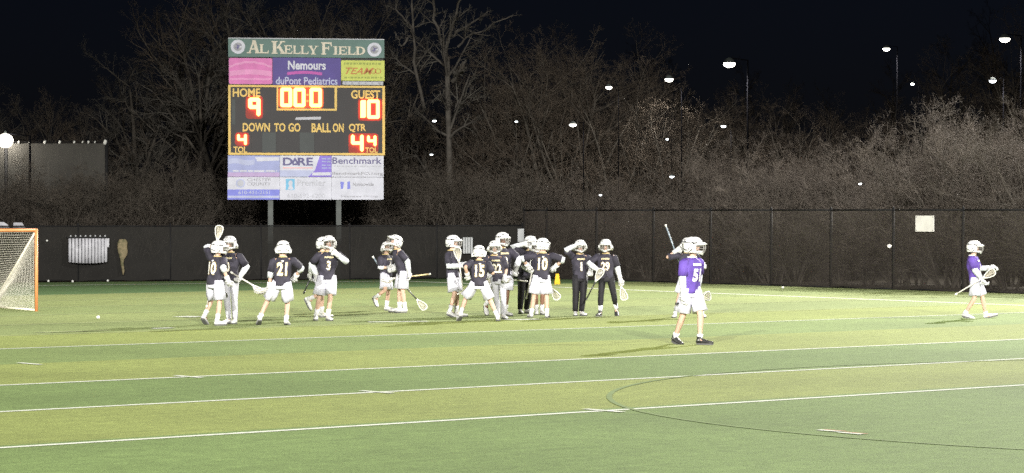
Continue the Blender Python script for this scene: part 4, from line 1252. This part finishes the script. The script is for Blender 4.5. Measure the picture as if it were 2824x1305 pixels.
def player(label, base_py, yaw, hip_px, head_px, top_py, feet, hands, number=None, word=True, jersey='black_cloth', legs='shorts', legs_mat='white_cloth', sleeve=True,
           shoe='shoe', skin='skin', glove='glove', head_yaw=None, head_pitch=0, head_roll=0, lean=0.0, numside=None, sock='sock', sock_h=.16, elbows=None, seed=0, dybase=0.0, depth=None):
    """feet: {'L': (px, dy, z, pitch), 'R': ...}; hands: {'L': (px, py, dy), ...}; yaw 0 faces the spectators, 90 faces the right of the photo"""
    rng = random.Random(seed + 17)
    Y = FOC * EYE / (base_py - HOR)
    kx = Y / FOC
    th = R(yaw)
    F = Vector((math.sin(th), -math.cos(th), 0)); Lf = Vector((math.cos(th), math.sin(th), 0)); UP = Vector((0, 0, 1))
    X = (hip_px - 1412) * kx
    O = Vector((X, Y, 0))
    root = empty('person', O, label, 'person', 'lacrosse players')
    ztop = EYE - (top_py - HOR) * kx
    # feet
    ft = {}
    for s in 'LR':
        px, dy, z, pit = feet[s]
        ft[s] = Vector(((px - hip_px) * kx, dy, z))
    # stature, pelvis height
    s_ = ztop / 1.83
    for _ in range(6):
        hz = .935 * s_
        for s in 'LR':
            sd = 1 if s == 'L' else -1
            hp = Lf * (.09 * s_ * sd)
            an = ft[s] + UP * (.085 * s_)
            hor = math.hypot(an.x - hp.x, an.y - hp.y); mxl = .838 * s_
            if hor > mxl * .95: hor = mxl * .95
            if ft[s].z < .05: hz = min(hz, an.z + math.sqrt(mxl**2 - hor**2))
        s_ = s_ * .5 + .5 * (ztop - hz) / ((1.83 - .935))
        s_ = max(.85 * ztop/1.83, min(1.12 * ztop/1.83, s_))
    S = s_
    H0 = Vector((0, 0, hz))
    headc = Vector(((head_px - hip_px) * kx, 0, ztop - .155 * S)) + F * (lean + .03)
    headc.x = (head_px - hip_px) * kx
    nb = headc - UP * (.185 * S) - F * .045          # neck base
    spine = nb - H0
    sh = {}; hp = {}
    for s, sd in (('L', 1), ('R', -1)):
        sh[s] = nb - spine.normalized() * .055 * S + Lf * (.185 * S * sd)
        hp[s] = H0 + Lf * (.092 * S * sd)
    kn = {}; an = {}; el = {}; wr = {}
    for s, sd in (('L', 1), ('R', -1)):
        pit = feet[s][3]
        a = ft[s] + UP * (.085 * S) 
        if pit: a = a + UP * (.10 * S * math.sin(R(pit))) - F * (.04 * S)
        kn[s], an[s] = ik(hp[s], a, .425 * S, .415 * S, F + Lf * (.15 * sd))
        px, py, dy = hands[s]
        tgt = Vector(((px - hip_px) * kx, dy, EYE - (py - HOR) * kx))
        pole = -F * .6 - UP * .9 + Lf * (.55 * sd)
        if elbows and s in elbows: pole = Vector(elbows[s])
        dirn = (tgt - sh[s]).normalized()
        el[s], wr[s] = ik(sh[s], tgt - dirn * .05 * S, .295 * S, .265 * S, pole)
    # ---- body: one skinned surface
    bm = bmesh.new(); sk = bm.verts.layers.skin.verify()
    def V(p, r, rootv=False):
        v = bm.verts.new(p); v[sk].radius = (r * S, r * S)
        if rootv: v[sk].use_root = True
        return v
    def E(a, b): bm.edges.new((a, b))
    vp = V(H0 + UP * .02, .105, True)
    vb = V(H0 + spine * .35, .105); vc = V(H0 + spine * .72, .115); vn = V(nb, .062)
    vh0 = V(headc - UP * .085 * S + F * .005, .060); vh1 = V(headc - UP * .01 * S + F * .012, .088); vh2 = V(headc + UP * .075 * S, .070)
    for a, b in ((vp, vb), (vb, vc), (vc, vn), (vn, vh0), (vh0, vh1), (vh1, vh2)): E(a, b)
    hy = R(head_yaw if head_yaw is not None else yaw)
    HF = Vector((math.sin(hy), -math.cos(hy), 0)); HL = Vector((math.cos(hy), math.sin(hy), 0))
    vno = V(headc + HF * .112 * S - UP * .012 * S, .014); E(vh1, vno)
    for s in 'LR':
        a = V(sh[s], .060); b = V(el[s], .042); c = V(wr[s], .030)
        hd_ = V(wr[s] + (wr[s] - el[s]).normalized() * .07 * S, .034)
        m1 = V(sh[s].lerp(el[s], .5), .050); m2 = V(el[s].lerp(wr[s], .35), .044)
        E(vc, a); E(a, m1); E(m1, b); E(b, m2); E(m2, c); E(c, hd_)
        h_ = V(hp[s] - UP * .03, .088); k_ = V(kn[s], .056); n_ = V(an[s], .040)
        t1 = V(hp[s].lerp(kn[s], .5), .077); c1 = V(kn[s].lerp(an[s], .33), .058)
        c2 = V(kn[s].lerp(an[s], .7), .043)
        E(vp, h_); E(h_, t1); E(t1, k_); E(k_, c1); E(c1, c2); E(c2, n_)
        toe = V(an[s] + F * .10 * S - UP * .045 * S, .032); E(n_, toe)
    me = bpy.data.meshes.new('body'); bm.to_mesh(me); bm.free()
    me.materials.append(M[skin])
    body = link('body', me, None, root)
    md = body.modifiers.new('skin', 'SKIN'); md.use_smooth_shade = True; md.branch_smoothing = .6
    sd_ = body.modifiers.new('subdivision', 'SUBSURF'); sd_.levels = 1; sd_.render_levels = 1
    for sx in (-1, 1):
        c = headc + HF * .086 * S + HL * (.033 * S * sx) + UP * .012 * S
        mb = MB(); mb.tube([c - HL*.012, c - HL*.006 + HF*.004, c + HL*.006 + HF*.004, c + HL*.012], [.003, .008, .008, .003], 6); mb.build('eye', M['eye'], root, True)
    c = headc + HF * .088 * S - UP * .062 * S
    mb = MB(); mb.tube([c - HL*.024*S, c + HF*.008, c + HL*.024*S], [.004, .007, .004], 6); mb.build('mouth', M['line_red'], root, True)
    # ---- jersey
    lowz = -.085
    prof = [(-.07, .172, .132), (.10, .168, .128), (.30, .172, .128), (.50, .190, .138), (.68, .205, .142), (.82, .200, .130), (.91, .165, .110), (.965, .105, .088), (1.0, .078, .076)]
    ts = [p[0] for p in prof]
    def ringpar(t):
        for (a, b) in zip(prof, prof[1:]):
            if t <= b[0]:
                w = (t - a[0]) / (b[0] - a[0]); return a[1]*(1-w)+b[1]*w, a[2]*(1-w)+b[2]*w
        return prof[-1][1:]
    ph = [rng.uniform(0, 6.28) for _ in range(4)]
    def torso(t, a, off=0.0):
        w, d = ringpar(t)
        fo = .012 * (1 - .5*t) * (math.sin(3*a + ph[0] + 4*t) + .7*math.sin(5*a + ph[1] - 6*t) + .5*math.sin(14*t + ph[2] + 2*a)) if t < .9 else 0
        c = H0 + spine * t
        w = w*S + fo + off; d = d*S + fo + off
        return c + Lf * (w * math.sin(a)) + F * (d * math.cos(a))
    mb = MB(); n = 26
    tt = [-.07 + 1.07 * i / 15 for i in range(16)]
    mb.loft([[torso(t, -2*math.pi*j/n) for j in range(n)] for t in tt])
    for s, sd in (('L', 1), ('R', -1)):
        a = sh[s] - Lf * (.05 * sd * S) - UP * .01; e_ = sh[s].lerp(el[s], .86)
        cloth_tube(mb, [a, sh[s].lerp(el[s], .15), sh[s].lerp(el[s], .5), e_], [.070*S, .084*S, .080*S, .084*S], rng, 14, .006)
    jo = mb.build('jersey', M[jersey], root, True)
    # collar
    mb = MB(); cp = [nb + spine.normalized()*.004 + (Lf*math.sin(a)*.075 + F*math.cos(a)*.075)*S for a in [2*math.pi*i/12 for i in range(13)]]
    mb.tube(cp, .014, 6, False); mb.build('collar', M['num_gold' if jersey == 'black_cloth' else 'num_white'], jo, True)
    # number and word, lying on the cloth
    toward = F.y < .15
    front = toward if numside is None else numside
    sg = 1 if front else -1
    tl = spine.length
    def wrap(geom, cx, cw, t0, ht, name, m_, off):
        vs, fs, _ = geom
        mb = MB(); pts = []
        for u, v in vs:
            t = t0 + (v - .5) * ht / tl
            w, d = ringpar(t)
            a = max(-1.35, min(1.35, ((u - .5) * cw + cx) / (w * S + .02)))
            c = H0 + spine * t
            pts.append(c + Lf*(sg*(w*S + off)*math.sin(a)) + F*(sg*(d*S + off)*math.cos(a)))
        mb.add(pts, fs)
        return mb.build(name, M[m_], jo)
    if number:
        cw = (.25 if len(number) > 1 else (.055 if number == '1' else .11)) * S
        if '1' in number and len(number) > 1: cw *= .86
        back = not front
        ht = (.27 if back else .20) * S; t0 = .56 if back else .47
        if not back: cw *= .78
        wrap(num_geom(number, .055), 0, cw * 1.16, t0, ht * 1.08, 'number_trim', 'num_gold' if jersey == 'black_cloth' else 'num_white', .014)
        wrap(num_geom(number, .02), 0, cw, t0, ht, 'number', 'num_white', .019)
    if word and front:
        g = ([], [], None); vs = []; fs = []
        for i in range(7):
            x0 = i / 7 + .012; x1 = (i + 1) / 7 - .012; o = len(vs); y0 = rng.uniform(0, .1); y1 = 1 - rng.uniform(0, .1)
            xm = x0 + (x1 - x0) * rng.uniform(.3, .6)
            vs += [(x0, y0), (xm, y0), (x1, y0), (x1, y1), (xm, y1), (x0, y1)]; fs += [(o, o+1, o+4, o+5), (o+1, o+2, o+3, o+4)]
        wrap((np.array(vs), fs, None), 0, .20 * S, .79, .045 * S, 'team_print', 'gold_print' if jersey == 'black_cloth' else 'num_white', .017)
    elif word:
        vs = [(.1, 1), (.9, 1), (.75, .5), (.62, 0), (.5, .4), (.38, 0), (.25, .5)]
        wrap((np.array(vs), [(0, 6, 5, 4), (0, 4, 1), (1, 4, 3, 2)], None), 0, .075 * S, .84, .045 * S, 'collar_badge', 'num_white', .017)
    # ---- legs
    mb = MB()
    if legs == 'shorts':
        mb.loft([[H0 + spine*t + Lf*w_*S*math.sin(-2*math.pi*j/20) + F*d_*S*math.cos(-2*math.pi*j/20) for j in range(20)] for t, w_, d_ in ((-.20, .158, .118), (-.12, .168, .128), (-.02, .160, .122), (.06, .150, .112))])
        for s, sd in (('L', 1), ('R', -1)):
            e_ = hp[s].lerp(kn[s], .86)
            cloth_tube(mb, [hp[s] + UP*.05, hp[s].lerp(kn[s], .25), hp[s].lerp(kn[s], .55), e_], [.098*S, .112*S, .120*S, .132*S], rng, 18, .018, ref=F)
        mb.build('shorts', M[legs_mat], root, True)
    else:
        fat = 1.0 if legs == 'pants' else .84
        mb.loft([[H0 + spine*t + Lf*w_*S*math.sin(-2*math.pi*j/20) + F*d_*S*math.cos(-2*math.pi*j/20) for j in range(20)] for t, w_, d_ in ((-.20, .150, .112), (-.12, .160, .122), (-.02, .155, .118), (.06, .146, .110))])
        for s, sd in (('L', 1), ('R', -1)):
            e1, e2 = (.50, .66) if legs == 'joggers' else (.75, 1.0)
            cloth_tube(mb, [hp[s] + UP*.05, hp[s].lerp(kn[s], .4), kn[s], kn[s].lerp(an[s], .35), kn[s].lerp(an[s], e1), kn[s].lerp(an[s], e2) + UP*.02*(e2 == 1)], [.096*S, .098*S*fat, .080*S*fat, .078*S*fat, .066*S*fat, .060*S*fat], rng, 16, .007, ref=F)
        mb.build('trousers', M[legs_mat], root, True)
    # ---- sleeves, gloves, socks, shoes
    for s, sd in (('L', 1), ('R', -1)):
        if sleeve:
            mb = MB()
            lo_, hi_ = (.36, .12) if sleeve == 'pad' else (.92, .45)
            cloth_tube(mb, [sh[s].lerp(el[s], .70), el[s], el[s].lerp(wr[s], hi_), el[s].lerp(wr[s], lo_)], [.064*S, .068*S, .062*S, .050*S], rng, 12, .007)
            mb.build('arm_guard', M['sleeve'], root, True)
        dz = (wr[s] - el[s]).normalized()
        yv = -( -F if abs(dz.dot(F)) < .8 else UP); yv = yv - dz * yv.dot(dz); yv.normalize()   # back of hand
        yv = -yv
        xv = yv.cross(dz)
        mt = Matrix(((xv.x, yv.x, dz.x), (xv.y, yv.y, dz.y), (xv.z, yv.z, dz.z))).to_4x4()
        g = link('glove', GLOVE[(-sd, glove if isinstance(glove, str) else glove[s])], None, root)
        g.matrix_local = Matrix.Translation(wr[s] + dz * .02) @ mt @ Matrix.Scale(1.12 * S, 4)
        pit = feet[s][3]
        up_ = (kn[s] - an[s]).normalized()
        if sock:
            mb = MB(); q0 = an[s] - up_ * .02; q1 = an[s] + (kn[s] - an[s]) * (sock_h / .415)
            mb.tube([q0, q0.lerp(q1, .5), q1], [.046*S, .047*S, .056*S], 12); mb.build('sock', M[sock], root, True)
        rot = Matrix.Rotation(th + R(12 * sd), 4, 'Z') @ Matrix.Rotation(R(pit), 4, 'X')
        so = link('shoe', SHOE[shoe], None, root)
        so.matrix_local = Matrix.Translation(an[s]) @ rot @ Matrix.Translation((0, -.035*S, -.085*S + .012)) @ Matrix.Scale(1.12*S, 4)
        link('sole', SOLE, None, so)
    # ---- helmet
    h = link('helmet', HEL, None, root)
    h.matrix_local = Matrix.Translation(headc + HF*.005) @ Matrix.Rotation(hy, 4, 'Z') @ Matrix.Rotation(R(head_roll), 4, 'Y') @ Matrix.Rotation(R(-head_pitch), 4, 'X') @ Matrix.Scale(1.13 * S, 4)
    for nm, me_ in (('visor', VIS), ('face_mask', CAGE), ('chin_guard', CHIN)): link(nm, me_, None, h)
    for me_ in VENTS: link('seam' if me_.name.startswith('seam') else 'vent', me_, None, h)
    return root

player('black jersey player with his back turned hugging a teammate, leftmost of all, one arm raised', 897, 146, 592, 603, 664,
       {'L': (562, .25, .02, 35), 'R': (601, -.2, 0, 0)}, {'L': (603, 676, .12), 'R': (632, 776, -.28)}, '10', seed=1, sleeve='pad', head_yaw=105, numside=False, elbows={'L': (-1, .2, -.3)}, lean=.03)
player('black jersey player number 0 in long grey tights hugged by the leftmost teammate', 893, -18, 636, 633, 651,
       {'L': (648, .0, 0, 0), 'R': (631, .0, 0, 0)}, {'L': (664, 768, -.1), 'R': (588, 722, -.05)}, '0', legs='tights', legs_mat='grey_cloth', seed=2, sock_h=.1, dybase=.3)
player('player number 21 seen from behind in black jersey and white shorts', 897, 183, 776, 780, 664,
       {'L': (716, .0, .02, 25), 'R': (789, .0, 0, 10)}, {'L': (741, 797, .05), 'R': (812, 770, .28)}, '21', seed=3, sleeve='pad', elbows={'L': (-1, 0, -.2), 'R': (1, .2, -.4)}, head_yaw=195, sock_h=.10)
player('player number 3 in black jersey holding a glove to his chin', 884, 12, 901, 907, 650,
       {'L': (905, -.1, 0, 0), 'R': (871, .05, 0, 0)}, {'L': (929, 700, -.22), 'R': (870, 765, .15)}, '3', seed=4, elbows={'L': (.9, -.1, -.7)}, head_yaw=20, head_pitch=8)
player('player mostly hidden behind number 3 with one foot kicked back', 876, 80, 879, 893, 654,
       {'L': (886, .1, 0, 0), 'R': (856, -.15, .24, 60)}, {'L': (905, 745, .2), 'R': (855, 760, -.1)}, None, seed=5, word=False)
player('smaller black jersey player leaning his helmet on a teammate, one heel lifted', 857, 52, 1064, 1067, 667,
       {'L': (1065, .1, 0, 0), 'R': (1038, -.1, .16, 50)}, {'L': (1085, 742, .1), 'R': (1080, 741, -.22)}, '4', seed=6, sleeve='pad', head_yaw=40, head_pitch=20, head_roll=10, sock_h=.18)
player('taller black jersey player facing left bending his head over a shorter teammate', 862, -75, 1110, 1090, 648,
       {'L': (1117, -.12, 0, 0), 'R': (1101, .12, 0, 0)}, {'L': (1131, 757, -.15), 'R': (1085, 745, .1)}, None, seed=7, word=False, head_yaw=-70, head_pitch=25, elbows={'L': (.8, -.2, -.2)}, shoe='shoe', sleeve=True)
player('black jersey player in profile facing right holding a stick pocket before his chest', 874, 68, 1249, 1250, 649,
       {'L': (1258, .12, 0, 0), 'R': (1245, -.15, 0, 15)}, {'L': (1286, 735, .1), 'R': (1274, 738, -.2)}, None, seed=8, word=False, sleeve=True, elbows={'R': (-.7, -.3, -.7)})
player('wide striding player number 15 seen from behind in front of the huddle', 886, 188, 1320, 1321, 677,
       {'L': (1269, .0, .02, 30), 'R': (1372, .0, 0, 5)}, {'L': (1288, 765, -.12), 'R': (1350, 752, .25)}, '15', seed=9, sleeve=False, head_yaw=170, sock_h=.16)
player('huddle player number 22 facing the camera in long grey tights', 880, 8, 1374, 1364, 664,
       {'L': (1388, -.05, 0, 0), 'R': (1374, .1, 0, 0)}, {'L': (1392, 772, -.1), 'R': (1342, 762, -.05)}, '22', legs='tights', legs_mat='grey_cloth', seed=10, sleeve=False)
player('huddle player behind number 22 reaching a white glove to the right', 871, 25, 1391, 1386, 641,
       {'L': (1393, .0, 0, 0), 'R': (1341, .25, .06, 40)}, {'L': (1424, 748, -.15), 'R': (1368, 765, -.1)}, '8', seed=11, skin='skin_dark', elbows={'L': (1, .1, .1)}, head_yaw=40)
player('black trousered player lifting one hand to his helmet beside number 10', 865, 22, 1450, 1463, 651,
       {'L': (1452, .1, 0, 0), 'R': (1434, -.1, 0, 0)}, {'L': (1478, 735, -.05), 'R': (1443, 668, -.12)}, None, legs='pants', legs_mat='black_pants', seed=12, elbows={'R': (-1, -.2, -.5)}, word=False, head_yaw=35, sock=None)
player('number 10 with his back turned and elbows out at the right of the huddle', 876, 183, 1494, 1497, 657,
       {'L': (1465, .0, 0, 0), 'R': (1508, -.05, 0, 0)}, {'L': (1453, 739, .12), 'R': (1533, 742, .1)}, '10', seed=13, sleeve='pad', elbows={'L': (-1, 0, -.3), 'R': (1, 0, -.3)}, head_yaw=140, sock_h=.12)
player('player almost wholly hidden behind number 10 in the huddle', 868, 10, 1486, 1479, 662,
       {'L': (1494, .0, 0, 0), 'R': (1480, .0, 0, 0)}, {'L': (1500, 760, -.05), 'R': (1468, 755, .0)}, None, seed=14, skin='skin_dark', word=False)
player('player number 1 in black jersey and black trousers raising a glove to his helmet', 871, 12, 1600, 1600, 662,
       {'L': (1604, .0, 0, 0), 'R': (1587, -.05, 0, 0)}, {'L': (1630, 752, -.05), 'R': (1589, 672, -.14)}, '1', legs='pants', legs_mat='black_pants', seed=15, elbows={'R': (-.9, -.2, -.6)}, sock=None)
player('player number 29 striding in black jersey, black trousers and dark shoes', 872, -8, 1672, 1670, 660,
       {'L': (1700, .1, .02, 25), 'R': (1655, -.1, 0, 0)}, {'L': (1712, 776, .05), 'R': (1646, 748, -.2)}, '29', legs='joggers', legs_mat='black_pants', seed=16, sock_h=.17, shoe='shoe_black', elbows={'R': (-1, -.1, -.2)})
player('nearest player in purple jersey number 51 and white shorts with black shoes', 950, 42, 1904, 1913, 654,
       {'L': (1929, -.1, 0, 0), 'R': (1867, .1, 0, 12)}, {'L': (1925, 805, .22), 'R': (1884, 824, -.14)}, '51', jersey='purple_cloth', seed=17, shoe='shoe_black', head_yaw=75, sock_h=.09, elbows={'R': (-.8, -.3, -.1)})
player('black jersey player holding a stick up behind the purple number 51', 876, 0, 1898, 1896, 656,
       {'L': (1936, .0, 0, 0), 'R': (1862, .0, 0, 0)}, {'L': (1940, 735, -.05), 'R': (1861, 688, .0)}, None, seed=18, word=False, elbows={'R': (-.9, 0, -.6)}, sleeve=False)
player('purple jersey player number 1 walking right with a stick near the tall fence', 878, 68, 2690, 2687, 664,
       {'L': (2727, .12, 0, -14), 'R': (2664, -.1, 0, 12)}, {'L': (2740, 742, .15), 'R': (2707, 776, -.2)}, '1', jersey='purple_cloth', seed=19, head_yaw=80, sock_h=.08, elbows={'R': (-.6, -.3, -.5)})

# ================================================================== lacrosse sticks
def stick(label, py_base, a, b, shaft, da=0.0, db=0.0, face=(0, -1, 0), head=True, tape=True):
    """a = butt end (px, py), b = tip of the head (px, py); da, db = depth offsets from the holder's row"""
    Y = FOC * EYE / (py_base - HOR)
    A_ = wp(*a, Y + da); B_ = wp(*b, Y + db)
    root = empty('lacrosse_stick', A_, label, 'lacrosse stick', 'lacrosse sticks')
    d = (B_ - A_); Lg = d.length; d.normalize()
    fn = Vector(face); fn = (fn - d * fn.dot(d))
    if fn.length < .05: fn = perp(d)[0]
    fn.normalize(); sd = d.cross(fn)
    hl = .29 if head else 0
    sl = max(.15, Lg - hl)
    MB().tube([d * 0, d * sl], .015, 8).build('shaft', M[shaft], root, True)
    MB().tube([d * -.02, d * .03], .020, 8).build('butt_cap', M['tape' if tape else 'shaft_black'], root, True)
    if head:
        o = d * (sl - .03)
        prof = [(0, .012), (.05, .022), (.10, .048), (.18, .070), (.25, .080), (.295, .066), (.315, .030)]
        loop = [o + d*x + sd*w for x, w in prof] + [o + d*.32] + [o + d*x - sd*w for x, w in reversed(prof)]
        mb = MB(); mb.tube(loop, .011, 6)
        loop2 = [p - fn*.045*min(1, max(0, ((p - o).dot(d) - .04)/.08)) for p in loop]
        mb.tube(loop2, .007, 5)
        for p, q in list(zip(loop, loop2))[2:-2:2]: mb.tube([p, q], .006, 4)
        mb.tube([o, o - fn*.004 + d*.06], [.020, .024], 8)
        hd_ = mb.build('head', M['head_white'], root, True)
        mb = MB(); nu, nv = 8, 10
        def w_at(x):
            for (x0, w0), (x1, w1) in zip(prof, prof[1:]):
                if x <= x1: return w0 + (w1 - w0)*(x - x0)/(x1 - x0)
            return .03
        def pp_(u, v):
            x = .05 + .255*v; w = w_at(x)*.96
            return o + d*x + sd*(w*(2*u-1)) - fn*(.02 + .085*math.sin(math.pi*v)**.8*math.sin(math.pi*u))
        for i in range(nu + 1): mb.tube([pp_(i/nu, j/8) for j in range(9)], .0038, 3, False)
        for j in range(nv + 1): mb.tube([pp_(i/6, j/nv) for i in range(7)], .0038, 3, False)
        # leather runners through the pocket
        for u in (.3, .5, .7): mb.tube([pp_(u, j/8) + fn*.002 for j in range(9)], .007, 4, False)
        mb.build('pocket', M['pocket'], hd_)
    return root
stick('long pale stick held upright by the leftmost player, its head above the helmets', 897, (570, 846), (606, 622), 'shaft_white', .15, .12)
stick('stick sloping down from the glove of number 0 towards player 21', 893, (638, 752), (729, 806), 'shaft_white', -.15, -.25, (0, -.3, 1))
stick('short view of a white stick head beside the left glove of number 21', 897, (790, 792), (702, 800), 'shaft_white', .3, -.05, (0, -.4, 1))
stick('black stick pointing down beside the player hidden behind number 3', 876, (838, 808), (885, 700), 'shaft_black', -.1, .35, tape=False)
stick('white capped stick slung behind the smaller of the hugging pair', 857, (1029, 709), (1078, 790), 'shaft_blue', .25, .3)
stick('gold shafted stick held level across the hugging pair', 860, (1186, 756), (1052, 772), 'shaft_gold', -.35, -.30, (0, -.3, 1))
stick('thin black stick whose white head hangs low right of the hugging pair', 862, (1098, 770), (1174, 853), 'shaft_black', .05, -.2, tape=False)
stick('stick with its pale pocket raised before the profile player facing right', 874, (1279, 815), (1260, 683), 'shaft_white', -.2, -.3)
stick('pale stick shaft crossing behind the striding number 15', 874, (1263, 811), (1362, 768), 'shaft_white', -.1, .0)
stick('stick with a big white head held level under the white glove in the huddle', 871, (1452, 776), (1388, 768), 'shaft_white', .55, -.35, (.0, -.5, 1))
stick('stick held low before the black trousers beside number 10', 868, (1452, 822), (1474, 716), 'shaft_white', -.3, -.1)
stick('stick with its head hanging low right of number 10', 876, (1500, 768), (1541, 826), 'shaft_white', .35, .3)
stick('stick with a drooping tan pocket held by number 29', 872, (1617, 826), (1660, 742), 'shaft_black', -.3, -.35, tape=False)
stick('stick trailing from the other hand of number 29, head down at right', 872, (1700, 745), (1724, 828), 'shaft_white', .0, -.1)
stick('dark stick raised butt end up behind the purple number 51', 876, (1836, 622), (1897, 790), 'shaft_blue', .0, .15)
stick('thin stick held across the thigh of the purple number 51', 950, (1866, 838), (1960, 815), 'shaft_black', -.15, .9, tape=False)
stick('stick slanting up to a white head in the hand of the purple player at right', 878, (2636, 812), (2744, 747), 'shaft_white', -.28, -.22)
